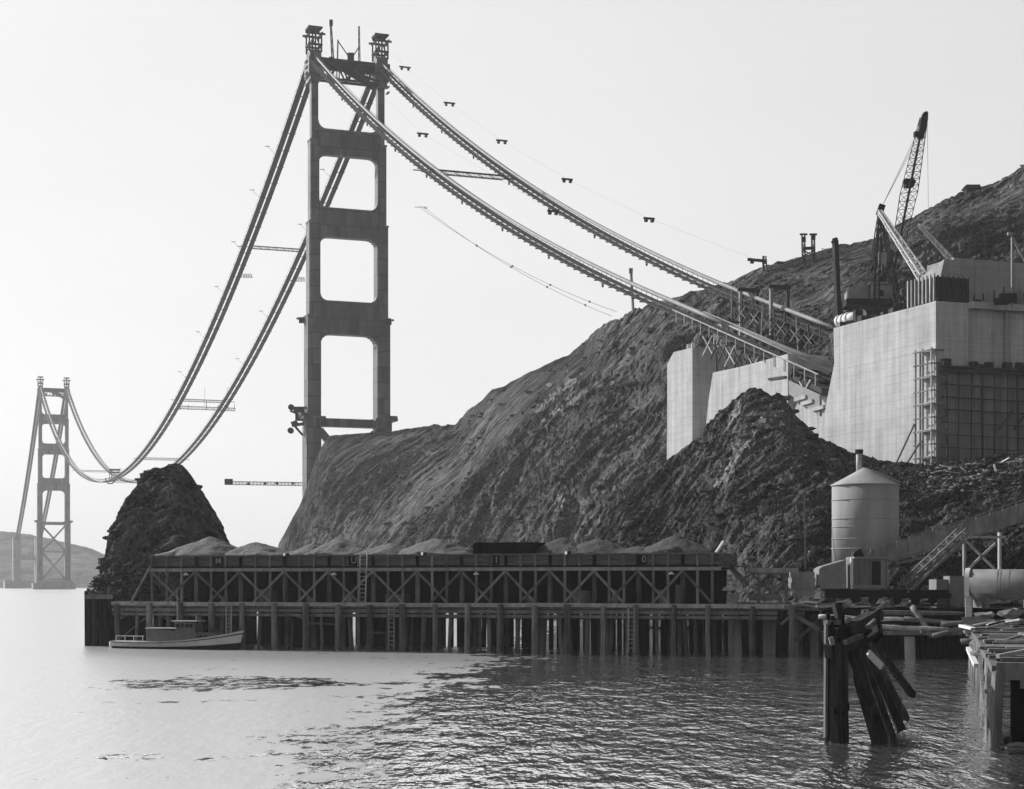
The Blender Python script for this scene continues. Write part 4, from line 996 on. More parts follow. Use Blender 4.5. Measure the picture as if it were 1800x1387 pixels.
leafy('bush', [(W(165,1034,191),.75),(W(178,1026,192),.95),(W(190,1018,193),.9),(W(198,1008,194),.7),(W(170,1022,192),.6)], .22, M_leaf, 4, 'pale leafy bush on top of the black fender piles', 'bush')
leafy('bush', [(W(200,985,204),.6),(W(204,998,203),.6),(W(199,972,205),.4)], .2, M_leaf, 5, 'small pale bush clinging to the left flank of the sea rock', 'bush', 250)

# retaining wall and piles at the right end of the wharf
m = MB(); s_a, s_b = ws(1280,7), ws(1448,7); m.box(Q((s_a+s_b)/2, 7.4, 1.6), s_b-s_a, .8, 5.4, wdv, wnv)
tag(m.build('retaining_wall', M_wall), 'pale concrete retaining wall behind the piles at the right end of the wharf', 'wall')
for px, d, x2, lab in ((1308,166,3,'stout black pile beneath the right end of the wharf, left of the raking ones'),(1335,167,0,'pair-mate black pile under the wharf end, beside the flat dark sheet'),(1376,164,-2,'broad black pile under the broken wharf edge'),(1386,164,2,'black pile under the broken wharf edge, right of the broad one'),(1418,165,0,'slim black pile beside the crossed braces at the wharf end'),(1446,163,0,'last black pile at the right tip of the wharf')):
    m = MB(); m.tube([W(px+x2,1156,d), W(px,1074,d)], .36 if px != 1376 else .6, 9); tag(m.build('mooring_pile', M_wet, None, True), lab, 'pile')
m = MB(); m.bar(W(1390,1078,163.5), W(1446,1110,163), .4); m.bar(W(1398,1126,164), W(1440,1090,164.4), .3); m.bar(W(1372,1098,163), W(1386,1086,163), .25); tag(m.build('fallen_brace', M_timber), 'fallen crossed braces hanging from the right tip of the wharf', 'timber')

# yard ground right of the wharf, with its timber bulkhead
yc = [(1290,[(1062,176),(1060,196),(1058,214)]),(1440,[(1068.6,163),(1066,178),(1062,205)]),(1700,[(1070,158),(1067,176),(1063,205)]),(2050,[(1070,156),(1067,176),(1063,205)])]
Py = loft(yc, 24, 6, 4, back=((6,-2),)); fy = Py.reshape(-1,3); fy[:,2] += .12*fbm(fy/2.0, 3)
tag(grid_obj('yard_ground', fy.reshape(Py.shape), M_dirt), kind='structure')
bk = thing('timber_bulkhead', 'low black timber bulkhead at the waterline behind the leaning dolphin', 'bulkhead', W(1575,1157,159))
m = MB(); m.prism([W(1444,1165,160.5), W(1444,1072,160.5), W(2050,1075,156.5), W(2050,1172,156.5)], Vector((0,1.0,0))); m.build('backing', M_wet, bk)
for i in range(30):
    px = 1447+i*9.2; d = 160.2-(px-1444)/606*4; m = MB(); m.tube([W(px,1164,d-.3), W(px+rr.uniform(-1,1),1088+rr.uniform(-5,10),d-.3)], .22+rr.uniform(-.05,.06), 7); m.build('sheet_pile', M_wet, bk)
m = MB(); m.tube([W(1600,1164,158.3), W(1599,1119,158.3)], .5, 10); m.build('corner_pile', M_light, bk)
m = MB(); m.bar(W(1455,1112,158.8), W(1690,1113,157.4), .4, .4); m.build('waler', M_timber, bk)
logs = [((1440,1084,156),(1505,1086,155),'pale'),((1500,1088,155),(1590,1088,154),'pale'),((1518,1076,157),(1695,1078,156),''),((1590,1088,154.5),(1668,1094,153.5),''),((1528,1101,154),(1668,1106,153),'pale'),((1620,1110,154),(1790,1102,152),''),((1604,1067,155),(1638,1120,153),''),((1640,1118,151),(1720,1098,150),''),((1655,1097,151),(1812,1092,149),''),((1700,1114,140),(1812,1118,138),'pale'),((1546,1070,156),(1560,1060,156),''),((1690,1128,135),(1812,1123,133),'')]
where = ['short pale log at the left tip of the log pile beside the wharf','pale log lying level just right of the leaning dolphin head','long dark log along the yard edge below the black crane','dark log sloping down right behind the leaning dolphin','long pale log lowest over the black bulkhead','dark log rising to the right across the bulkhead top','steep log leaning over the bulkhead, like a fallen post','short dark log tilted up against the ruined pier end','long dark log running off the right edge above the ruined pier','pale straight log across the far deck of the ruined pier','short stub of log on the yard edge right of the crane cab','dark log lying across the ruined pier behind its pale one']
for (a_, b_, c_), lab in zip(logs, where):
    m = MB(); m.pile([W(*a_), W(*a_).lerp(W(*b_), .5)+Vector((0,0,rr.uniform(-.08,.08))), W(*b_)], [.24,.22,.16], 9, None, .15)
    tag(m.build('log', M_light if c_ else M_timber, None, True), lab, 'log', 'loose logs along the yard edge')

# ------------------------------------------------------------------ gravel bunker on the wharf
bn = thing('gravel_bunker', 'long open-topped timber gravel bunker on braced posts along the wharf', 'bunker', Q(34, 6, DK))
NB = 1.6
def bs_(k): return ws(268+25.9*k, NB)
ZT, ZB, ZL = 9.92, 8.72, 8.42
ks0, ks1 = bs_(0), bs_(38.4)
m = MB()
for zc in (8.98, 9.30, 9.62): m.box(Q((ks0+ks1)/2, NB+.12, zc), ks1-ks0, .12, .30, wdv, wnv)
m.box(Q((ks0+ks1)/2, NB+.22, 9.3), ks1-ks0-.1, .06, 1.2, wdv, wnv); m.build('front_boards', M_board, bn)
m = MB(); m.box(Q((ks0+ks1)/2, NB, ZT), ks1-ks0+.4, .4, .16, wdv, wnv); m.build('top_rail', M_timber, bn)
m = MB(); m.box(Q((ks0+ks1)/2, NB-.1, ZL), ks1-ks0+.6, .5, .34, wdv, wnv); m.build('ledger', M_light, bn)
m = MB(); m.box(Q((ks0+ks1)/2, NB+.05, ZL+.3), ks1-ks0, .3, .22, wdv, wnv); m.build('sill', M_wet, bn)
for s_ in (ks0+.1, ks1-.1):
    m = MB(); m.box(Q(s_, NB+5.3, 9.3), .15, 10, 1.3, wdv, wnv); m.build('end_boards', M_board, bn)
m = MB(); m.box(Q((ks0+ks1)/2, NB+10.3, 9.35), ks1-ks0, .15, 1.3, wdv, wnv); m.build('rear_boards', M_board, bn)
m = MB(); m.box(Q((ks0+ks1)/2, NB+5.2, 8.5), ks1-ks0-.3, 9.8, .2, wdv, wnv); m.build('floor', M_wet, bn)
m = MB(); m.box(Q((ks0+ks1)/2, NB+6.5, 6.5), ks1-ks0-.8, .2, 3.7, wdv, wnv); m.build('shade_wall', M_wet, bn)  # near-black wall added so the space below the bunker looks shaded
for k in range(39):
    s_ = bs_(k); inner = (k%3 == 0 and 0 < k < 38)
    m = MB()
    if inner:
        r = .27; q_ = NB+1.3; s2 = ws(268+25.9*k, q_); m.tube([Q(s2,q_,DK), Q(s2,q_,ZL-.2)], r, 9); m.build('pile_post', M_pile, bn, True); m = MB(); m.box(Q(s_, NB-.08, 9.3), .3, .12, 1.15, wdv, wnv); m.build('batten', M_wet, bn)
    else:
        m.box(Q(s_, NB, (DK+ZL-.17)/2), .25, .25, ZL-.17-DK, wdv, wnv); m.box(Q(s_, NB-.1, 9.28), .22, .14, 1.12, wdv, wnv); m.build('post', M_timber, bn)
for k in range(0, 39, 3):
    zt, zb = ZL-.2, DK+.35
    for k0, k1, off in ((k, k+2.05, -.22), (k+3, k+.95, -.34)):
        if k1 > 38.4 or k0 > 38.5: continue
        m = MB(); m.bar(Q(bs_(k0),NB+off,zt), Q(bs_(k1),NB+off,zb), .1, .24); m.build('brace', M_timber, bn)
m = MB(); m.bar(Q(bs_(0),NB-.3,8.9), W(230,1060,185), .12, .2); m.build('end_prop', M_timber, bn)
for a_, b_ in (((1276,990,169.5),(1310,1030,168.5)),((1283,993,169.8),(1316,1028,168.8))):
    m = MB(); m.bar(W(*a_), W(*b_), .16, .26); m.build('end_prop', M_timber, bn)
m = MB(); m.bar(Q(ks0+.3,NB+.2,ZT), Q(ks0+2.9,NB+5,ZT+1.15), .25, .3); m.build('end_flashing', M_white, bn)
m = MB(); m.bar(Q(ks1-.3,NB+.2,ZT), W(1271,953,173), .2, .3); m.build('end_flashing', M_white, bn)
# bulkhead box dividing the heaps
m = MB(); sA, sB = ws(832,NB+1.2), ws(938,NB+1.2); m.box(Q((sA+sB)/2,NB+1.6,ZT+.62), sB-sA, .3, 1.3, wdv, wnv); m.box(Q(sA,NB+4.5,ZT+.62), .3, 6, 1.3, wdv, wnv); m.box(Q(sB,NB+4.5,ZT+.62), .3, 6, 1.3, wdv, wnv); m.build('divider_box', M_wet, bn)
# lettered boards
def text_obj(txt, size, parent, origin, xdir, zdir, mat):
    cu = D.curves.new('lettering', 'FONT'); cu.body = txt; cu.size = size; cu.extrude = .012; cu.align_x = 'CENTER'; cu.align_y = 'CENTER'; cu.offset = .012
    to = D.objects.new('tmp_text', cu); COL.objects.link(to); bpy.context.view_layer.update()
    me = D.meshes.new_from_object(to.evaluated_get(bpy.context.evaluated_depsgraph_get()))
    D.objects.remove(to); x = Vector(xdir).normalized(); z = Vector(zdir).normalized(); y = z.cross(x); n = x.cross(z)
    base = Vector(LOC[parent.name]); org = Vector(origin)
    for v in me.vertices: v.co = org+x*v.co.x+z*v.co.y+n*v.co.z-base
    me.materials.clear(); me.materials.append(mat); o = D.objects.new('lettering', me); COL.objects.link(o); o.parent = parent; LOC[o.name] = LOC[parent.name]; return o
for px, tx in ((384,'M'),(622,'U'),(869,'11'),(1128,'10')):
    s_ = ws(px, NB); root = thing('letter_board', {'M':'dark board with a pale painted M near the left end of the bunker front','U':'dark board with a pale painted U beside the bunker ladder','11':'dark board with two pale strokes below the divider box on the bunker','10':'dark board with a pale painted ten on the right part of the bunker'}[tx], 'sign', Q(s_,NB-.06,8.9))
    m = MB(); m.box(Q(s_,NB-.0,9.34), 1.1, .05, .95, wdv, wnv); m.build('board', M_wet, root)
    text_obj(tx, .95, root, Q(s_,NB-.05,9.36), wdv, Vector((0,0,1)), M_letter)
# lamps
for i, (px, lab) in enumerate(((327,'white enamel lamp shade under the bunker ledger, leftmost of four'),(587,'white enamel lamp shade under the bunker ledger, left of the bunker ladder'),(837,'white enamel lamp shade under the bunker ledger, below the number 11 board'),(1180,'white enamel lamp shade under the bunker ledger, rightmost of four'))):
    s_ = ws(px, NB-.6); c = Q(s_, NB-.6, ZL-.48); root = thing('lamp', lab, 'lamp', c, 'enamel lamps along the bunker')
    m = MB(); m.lathe([(.30,-.1),(.27,.02),(.12,.13),(.06,.2)], c, 14); m.build('shade', M_lamp, root, True)
    m = MB(); m.bar(c+Vector((0,0,.2)), c+wnv*.5+Vector((0,0,.45)), .06); m.build('bracket', M_steel, root)
for i, (px, lab) in enumerate(((503,'small floodlight on the bunker top rail, leftmost'),(745,'small floodlight on the bunker top rail, before the pale middle heap'),(998,'small floodlight on the bunker top rail, before the right-hand heaps'))):
    s_ = ws(px, NB-.2); c = Q(s_, NB-.2, ZT+.12); root = thing('floodlight', lab, 'lamp', c, 'floodlights on the bunker rail')
    m = MB(); m.box(c+Vector((.16,0,0)), .28, .3, .34); m.build('housing', M_steel, root); m = MB(); m.tube([c+Vector((-.06,-.02,0)), c+Vector((-.2,-.1,0))], [.12,.18], 10); m.build('lens', M_white, root)
# heaps
heaps = [(366,944,92,3.2,'smooth pale gravel heap at the left end of the bunker, rising before the sea rock'),(452,954,80,3.6,'low flat gravel heap second from the left in the bunker'),(545,956,60,3.0,'low gravel heap in the bunker just left of the bunker ladder'),(600,947,75,3.6,'gravel heap with sharp slope behind the bunker ladder'),(683,956,72,3.2,'low gravel heap right of the bunker ladder'),(762,948,82,2.9,'pale pointed gravel heap left of the dark divider box'),(988,946,66,3.4,'dark gravel heap just right of the divider box'),(1052,949,70,3.6,'dark gravel heap third from the right in the bunker'),(1120,962,66,3.2,'low dark gravel heap second from the right in the bunker'),(1188,943,72,3.6,'dark gravel heap at the right end of the bunker')]
for i, (px, ty, hw, n_, lab) in enumerate(heaps):
    nc = NB+1.6+n_; s_ = ws(px, nc); d = wdep(s_, nc); zt = zat(ty, d); hw_m = hw/F*d*1.05; H_ = zt-8.62
    N1, N2 = 96, 40; P = np.zeros((N1,N2,3))
    for a in range(N1):
        for b in range(N2):
            u = (a/(N1-1)*2-1)*hw_m*1.6; v = (b/(N2-1)*2-1)*4.9
            P[a,b] = (u, v, 0)
    fl2 = P.reshape(-1,3).copy(); rr_ = np.sqrt((fl2[:,0]/hw_m)**2+(fl2[:,1]/5.2)**2+.004); nz_ = fbm(fl2/1.6+i*13, 4)*.16+ridged(fl2/np.array([.9,3.0,1])+i*3, 2)*.07
    base = ZT-8.62-.25; pk = max(zt-ZT+.25, .4)
    wob = 1+.2*fbm(fl2/3.0+i*7.7, 3)
    h_ = base+pk*(1.06-rr_*wob)+nz_*.6
    z = np.clip(h_, -.1, None)+8.62; edge_ = (np.abs(fl2[:,0]) > hw_m*1.55)|(np.abs(fl2[:,1]) > 4.75); z[edge_] = 8.6
    wpos = np.array([Q(s_+f[0], NB+5.3+f[1]*.98, 0) for f in fl2]); wpos[:,2] = z
    # keep the heap inside the bunker
    sl = (wpos[:,0]-WL.x)*WD.x+(wpos[:,1]-WL.y)*WD.y; ok = (sl > ks0+.3)&(sl < ks1-.3); wpos[~ok,2] = 8.58
    wpos[:,2] += .012*i
    tag(grid_obj('gravel_heap', wpos.reshape(N1,N2,3), M_gravel if i < 6 else M_gravel2), lab, 'gravel heap', 'gravel heaps in the bunker')
# ladders
def ladder(a, b, w, lab, side):
    root = thing('ladder', lab, 'ladder', a); a = Vector(a); b = Vector(b); x = Vector(side).normalized()*w/2
    for sgn in (-1, 1): m = MB(); m.bar(a+x*sgn, b+x*sgn, .1, .1); m.build('rail', M_light, root)
    n = int((b-a).length/.42)
    for i in range(1, n): m = MB(); p = a.lerp(b, i/n); m.bar(p-x, p+x, .06); m.build('rung', M_light, root)
s_ = ws(638, NB-.8); ladder(Q(s_,NB-1.1,DK+.05), Q(s_,NB-.55,10.3), .75, 'pale wooden ladder leaning from wharf deck to bunker rail', wdv)
s_ = ws(688, -.7); ladder(Q(s_,-.75,0.2), Q(s_,-.7,DK+.1), .6, 'dark wharf ladder down to the water near the middle of the wharf', wdv)
s_ = ws(1110, -.7); ladder(Q(s_,-.75,0.2), Q(s_,-.7,DK-.1), .6, 'wharf ladder down to the water below the number 10 board', wdv)
s_ = ws(402, -.6); ladder(Q(s_,-.65,0.6), Q(s_,-.6,DK-.1), .6, 'wharf ladder behind the bow of the moored launch', wdv)
# things on the deck under the bunker
dk_items = [(470,'crate',1.9,1.7),(300,'barrel',.7,.9),(545,'barrel',.7,.9),(700,'crate',2.2,1.2),(1020,'crate',1.9,1.6),(1082,'barrel',.75,1.7),(1165,'barrel',.8,1.7),(1195,'barrel',.9,2.2),(935,'crate',1.2,.9),(395,'barrel',.7,.9),(615,'crate',.9,1.2)]
dl = ['square dark crate under the bunker, third of its kind from the left sea-rock end','small drum under the far left end of the bunker','small drum under the bunker left of the ladder','wide low crate under the bunker just right of the ladder','square crate under the bunker, left of the number 10 board','tall pale drum under the bunker below the number 10 board','tall pale drum under the bunker near its right end','tallest pale drum, standing under the right end of the bunker','small crate under the bunker below the divider box','small drum under the bunker below the letter M board','narrow upright crate at the foot of the bunker ladder']
dl[0] = 'square dark crate under the bunker between the letter M and letter U boards'
for (px, kd, w_, h_), lab in zip(dk_items, dl):
    n_ = NB+2.6; s_ = ws(px, n_); m = MB()
    if kd == 'crate':
        m.box(Q(s_,n_,DK+h_/2), w_, w_*.8, h_, wdv, wnv)
        for e in (-.42, .42): m.box(Q(s_+e*w_,n_-w_*.42,DK+h_/2), .12, .08, h_+.04, wdv, wnv)
        m.box(Q(s_,n_-w_*.43,DK+h_*.85), w_+.06, .08, .12, wdv, wnv)
    else:
        r = w_/2; m.lathe([(r*.92,0),(r,.05),(r,h_*.3),(r*1.06,h_*.33),(r,h_*.36),(r,h_*.64),(r*1.06,h_*.67),(r,h_*.7),(r,h_*.96),(r*.92,h_)], Q(s_,n_,DK), 14)
    tag(m.build(kd, M_timber if kd == 'crate' else M_grey), lab, kd, 'goods under the bunker')

# ------------------------------------------------------------------ boat
bt = thing('motor_launch', 'white-hulled motor launch with grey cabin moored against the wharf', 'boat', W(315,1137,182))
bdir = (W(428,1120,179.2)-W(203,1120,184.2)); bdir.z = 0; BL = bdir.length; bx = bdir.normalized(); by = Vector((-bx.y,bx.x,0)); b0 = W(203,1120,184.2); b0.z = 0
def BP(u, v, z): return b0+bx*(u*BL)+by*v+Vector((0,0,z))
stn = [(0,.9,.75),(.06,1.15,.74),(.2,1.45,.72),(.4,1.6,.76),(.6,1.5,.95),(.78,1.1,1.3),(.9,.6,1.62),(.975,.2,1.85),(1.0,.05,1.92)]
def hull(zlo, zhi, shr):
    m = MB(); rows = []
    for u, hb, sh in stn:
        def ring(f): 
            w = hb*(.72+.28*f); z = -.15+(sh+.15)*f; uu = u-(1-f)*.04*(u > .85)
            return [BP(uu,-w*shr,z), BP(uu,w*shr,z)]
        a, b = ring(zlo), ring(zhi); rows.append([a[0], b[0], b[1], a[1]])
    k0 = len(m.v)
    for r_ in rows: m.v.extend(tuple(p) for p in r_)
    n = len(rows)
    for i in range(n-1):
        for j in range(3): a = i*4+j; m.f.append((a, a+4, a+5, a+1))
        m.f.append((i*4+3, (i+1)*4+3, (i+1)*4, i*4))
    m.f.append((0,1,2,3)); m.f.append(tuple((n-1)*4+j for j in (3,2,1,0)))
    return m
hull(.0,.42,1.0).build('lower_hull', M_steel, bt); hull(.425,.86,1.0).build('topsides', M_hullw, bt); hull(.865,.93,1.03).build('rubbing_strake', M_steel, bt); hull(.935,1.05,1.0).build('bulwark', M_hullw, bt)
m = MB(); m.hexa([BP(.30,-1.0,.7), BP(.66,-1.0,.9), BP(.66,1.0,.9), BP(.30,1.0,.7), BP(.30,-.95,2.15), BP(.68,-.9,1.75), BP(.68,.9,1.75), BP(.30,.95,2.15)]); m.build('cabin', M_cabin, bt)
m = MB(); m.box(BP(.40,0,2.2), .24*BL, 2.2, .12, bx, by); m.build('cabin_roof', M_white, bt)
wl = MB(); wl.hexa([BP(.515,-.95,1.7), BP(.66,-.95,1.7), BP(.66,.95,1.7), BP(.515,.95,1.7), BP(.50,-.95,2.95), BP(.655,-.9,2.75), BP(.655,.9,2.75), BP(.50,.95,2.95)]); whs = wl.build('wheelhouse', M_cabin, bt)
m = MB(); m.box(BP(.577,0,2.98), .19*BL, 2.1, .1, bx, by); m.build('wheelhouse_roof', M_white, bt)
for u in (.53,.565,.60,.632):
    m = MB(); m.box(BP(u,-.97,2.5), .32, .06, .4, bx, by); m.build('window', M_steel, bt)
for u in (.70,.74):
    m = MB(); m.tube([BP(u,-.75,1.42), BP(u,-.9,1.42)], .12, 10); m.build('porthole', M_steel, bt)
m = MB(); m.hexa([BP(.655,-.8,1.2), BP(.80,-.55,1.4), BP(.80,.55,1.4), BP(.655,.8,1.2), BP(.655,-.75,1.8), BP(.80,-.5,1.75), BP(.80,.5,1.75), BP(.655,.75,1.8)]); m.build('foredeck_trunk', M_cabin, bt)
m = MB(); m.tube([BP(.64,0,2.9), BP(.64,0,3.5)], .1, 8); m.tube([BP(.64,0,3.45), BP(.685,0,3.0)], .05, 6); m.tube([BP(.80,0,1.5), BP(.80,0,2.0)], .08, 6); m.build('stack', M_grey, bt)
m = MB(); m.tube([BP(.96,-.3,1.9), BP(1.03,.6,3.4)], .03, 5); m.build('mooring_line', M_rope, bt)
m = MB(); m.tube([BP(.49,0,2.3), BP(.488,0,6.2)], [.07,.04], 6); m.build('mast', M_light, bt)
m = MB(); m.tube([BP(.488,0,6.1), BP(.97,0,2.0)], .018, 4); m.tube([BP(.488,0,6.1), BP(.03,0,.9)], .018, 4); m.tube([BP(.49,0,2.8), BP(.2,0,4.2)], .04, 5); m.build('rigging', M_rope, bt)
m = MB()
for u in (.05,.12,.19,.26): m.tube([BP(u,-1.1,.75), BP(u,-1.1,1.35)], .03, 4)
m.tube([BP(.05,-1.1,1.35), BP(.27,-1.1,1.35)], .03, 4); m.build('stern_rail', M_hullw, bt)
m = MB(); m.tube([BP(-.01,-.5,.15), BP(-.01,-.5,.75)], .25, 10); m.build('fender', M_hullw, bt)

# ------------------------------------------------------------------ silo
sd = 205; sc_ = PXZ(1521, sd, 8.2); sr = 58.5/F*sd
si = thing('silo', 'big round steel silo with conical roof and vent pipe on the yard slope', 'silo', sc_)
zt_ = zat(853, sd)-8.2
m = MB(); m.lathe([(sr*.99,0),(sr*.99,zt_)], sc_, 64); m.build('shell', M_silo, si, True)
for yy in (880,913,927,948,965):
    z = zat(yy, sd)-8.2; m = MB(); m.lathe([(sr*.985,z-.07),(sr*1.003,z-.05),(sr*1.003,z+.05),(sr*.985,z+.07)], sc_, 64); m.build('hoop', M_silo, si, True)
m = MB(); zr = zat(823, sd)-8.2; m.lathe([(sr*1.03,zt_-.08),(sr*1.03,zt_+.03),(.35,zr),(.3,zr+.05)], sc_, 48); m.build('roof', M_roof, si)
m = MB(); m.tube([sc_+Vector((-.5,1.2,zr-.9)), sc_+Vector((-.5,1.2,zat(795,sd)-8.2))], .36, 12); m.build('vent_pipe', M_roof, si, True)
m = MB(); m.tube([sc_+Vector((-.5,1.2,zat(796,sd)-8.2)), sc_+Vector((-.5,1.2,zat(789,sd)-8.2))], .5, 12); m.build('vent_cap', M_steel, si)
m = MB(); a_ = R(245); m.box(sc_+Vector((math.cos(a_)*sr*.99, math.sin(a_)*sr*.99, 1.4)), .9, .12, 2.2, Vector((-math.sin(a_), math.cos(a_),0))); m.build('door', M_steel, si)
m = MB(); m.bar(sc_+Vector((.6,-1,zr-.3)), sc_+Vector((sr*.98,-1.2,zt_+.3)), .25, .12); m.build('roof_ladder', M_roof, si)

# conveyor with its trestles
cv = thing('conveyor', 'long inclined timber conveyor climbing right from the silo foot over braced trestles', 'conveyor', W(1660,1000,194))
ca, cb = W(1528,985,198), W(1830,889,194)
m = MB(); m.bar(ca, cb, 1.6, 1.9); m.build('gallery', M_timber, cv)
m = MB(); m.bar(ca+Vector((0,-.95,-.9)), cb+Vector((0,-.95,-1.0)), .25, .3); m.bar(W(1570,992,196), W(1700,962,195), .25, .3); m.build('lower_chord', M_timber, cv)
m = MB(); m.bar(ca+Vector((0,-.9,1.1)), cb+Vector((0,-.9,1.4)), .1)
for k in range(14):
    p = ca.lerp(cb, k/13); m.bar(p+Vector((0,-.9,.5)), p+Vector((0,-.9,1.3)), .1)
m.build('railing', M_timber, cv)
for (x0,y0,x1,y1) in ((1565,993,1612,1016),(1585,1010,1632,978),(1600,1000,1600,1060),(1632,975,1632,1050),(1632,978,1600,1015),(1570,990,1590,1015)):
    m = MB(); m.bar(W(x0,y0,195), W(x1,y1,195), .22); m.build('brace', M_timber, cv)
ts_ = thing('trestle_tower', 'square cross-braced timber trestle under the conveyor above the big tank', 'trestle', W(1725,1050,188))
for px in (1695, 1757):
    for d in (187, 190):
        m = MB(); m.bar(W(px,1062,d), W(px,936,d), .3); m.build('post', M_light if d == 187 else M_timber, ts_)
for a_, b_ in (((1690,944),(1768,944)),((1697,950),(1748,1000)),((1750,955),(1702,1000))):
    m = MB(); m.bar(W(*a_,186.6), W(*b_,186.6), .2, .26); m.build('brace', M_light, ts_)

# locomotive crane
lc = thing('locomotive_crane', 'black boxy locomotive crane with wooden cab and rear counterweight box on the yard edge', 'crane', W(1530,1062,166))
dd = 165.0
m = MB(); m.hexa([PXZ(1499,dd,zat(1034,dd)), PXZ(1562,dd,zat(1034,dd)), PXZ(1562,dd,zat(1034,dd))+Vector((0,3.6,0)), PXZ(1499,dd,zat(1034,dd))+Vector((0,3.6,0)), PXZ(1499,dd,zat(982,dd)), PXZ(1562,dd,zat(982,dd)), PXZ(1562,dd,zat(982,dd))+Vector((0,3.6,0)), PXZ(1499,dd,zat(982,dd))+Vector((0,3.6,0))]); m.build('cab', M_cab, lc)
m = MB(); m.box(PXZ(1530,dd+1.7,zat(980.5,dd)), 4.0, 4.1, .22); m.build('cab_roof', M_grey, lc)
m = MB(); m.box(PXZ(1540,dd-.04,zat(1008,dd)), .9, .1, 2.3); m.build('door_opening', M_steel, lc)
for px, w_ in ((1503,.3),(1513,.18),(1523,.3),(1531,.14),(1552,.42),(1560,.2)):
    m = MB(); m.box(PXZ(px,dd-.05,zat(1008,dd)), w_, .1, 2.7); m.build('cab_plank', M_cab if px%2 else M_grey, lc)
m = MB(); m.box(PXZ(1526,dd-.06,zat(1031,dd)), 3.4, .14, .3); m.build('sill', M_grey, lc)
m = MB(); m.bar(PXZ(1497,dd-.05,zat(1035,dd)), PXZ(1497,dd-.05,zat(981,dd)), .22, .2); m.build('lit_corner_strip', M_white, lc)  # white strip painting the cab's sunlit left edge
m = MB(); m.prism([W(1499,979,dd+1),W(1502,970,dd+1),W(1513,964,dd+1),W(1520,979,dd+1)], Vector((0,1.4,0))); m.build('roof_vent', M_steel, lc)
m = MB(); m.prism([W(1439,1030,dd),W(1440,1000,dd),W(1446,996,dd),W(1487,984,dd),W(1488,1034,dd),W(1446,1033,dd)], Vector((0,3.0,0))); m.build('counterweight', M_grey, lc)
m = MB(); m.box(W(1465,1031,dd-.05), 2.4, .2, .4); m.build('counterweight_lip', M_timber, lc)
m = MB(); m.box(W(1565,1043,dd+1.5), 10.5, 3.2, .7); m.box(W(1625,1047,dd+1.5), 4.5, 3, .5); m.box(W(1470,1043,dd+1.5), 2.5, 3, .9); m.build('underframe', M_steel, lc)
for px in (1505,1535,1578,1610,1640):
    m = MB(); c = W(px,1055,dd); m.tube([c, c+Vector((0,.35,0))], .42, 14); m.build('wheel', M_steel, lc)
m = MB(); lattice(m, W(1588,1034,165), W(1692,938,172), .9, 1.0, 14, .16); m.bar(W(1600,1036,164.6), W(1690,950,171), .5, .18); m.build('boom', M_timber, lc)
m = MB(); m.tube([W(1560,985,166), W(1600,1005,167)], .06, 5); m.build('rope', M_rope, lc)

# yard things
m = MB(); m.box(W(1665,1045,170), 2.9, 3, 3.0); m.box(W(1678,1042,169.2), 1.6, 2.4, 3.3); tag(m.build('plate_bin', M_grey), 'plain grey plate bin between the black crane and the big tank', 'bin')
tk = thing('steel_tank', 'large horizontal pale steel cylinder lying at the right edge of the yard', 'tank', W(1760,1062,150))
ta, tb = W(1699,1027,150), W(1960,1028,145.5)
m = MB(); m.tube([ta, tb], 1.32, 40); m.build('shell', M_pipe, tk, True)
tdir = (tb-ta).normalized()
m = MB(); m.tube([ta-tdir*.05, ta+tdir*.35], 1.42, 40); m.build('end_ring', M_white, tk)
for u in (.22, .24, .30): m = MB(); p = ta.lerp(tb, u); m.tube([p, p+tdir*.05], 1.335, 40); m.build('strap', M_timber, tk)
for u in (.1, .45, .8): m = MB(); p = ta.lerp(tb, u); m.box(p-Vector((0,0,1.6)), .7, 2.8, .9); m.build('cradle', M_timber, tk)
m = MB(); m.bar(W(1702,1050,148.5), W(1703,1092,147.5), .55, .4); m.build('leg', M_light, tk)
tt_ = thing('timber_trestle', 'low braced timber trestle table on the yard between bunker end and crane', 'trestle', W(1355,1060,172))
m = MB(); m.bar(W(1316,1003,172), W(1402,1003,170.5), 1.6, .5); m.build('table', M_light, tt_)
m = MB(); m.bar(W(1320,1008,171), W(1400,1009,169.6), .2, .2); m.build('beam', M_timber, tt_)
for a_, b_ in (((1322,1009),(1375,1060)),((1334,1009),(1334,1060)),((1377,1008),(1384,1060)),((1390,1008),(1345,1056)),((1400,1008),(1400,1060))):
    m = MB(); m.bar(W(*a_,170.6), W(*b_,170.4), .24); m.build('leg', M_timber, tt_)
yd = random.Random(21)
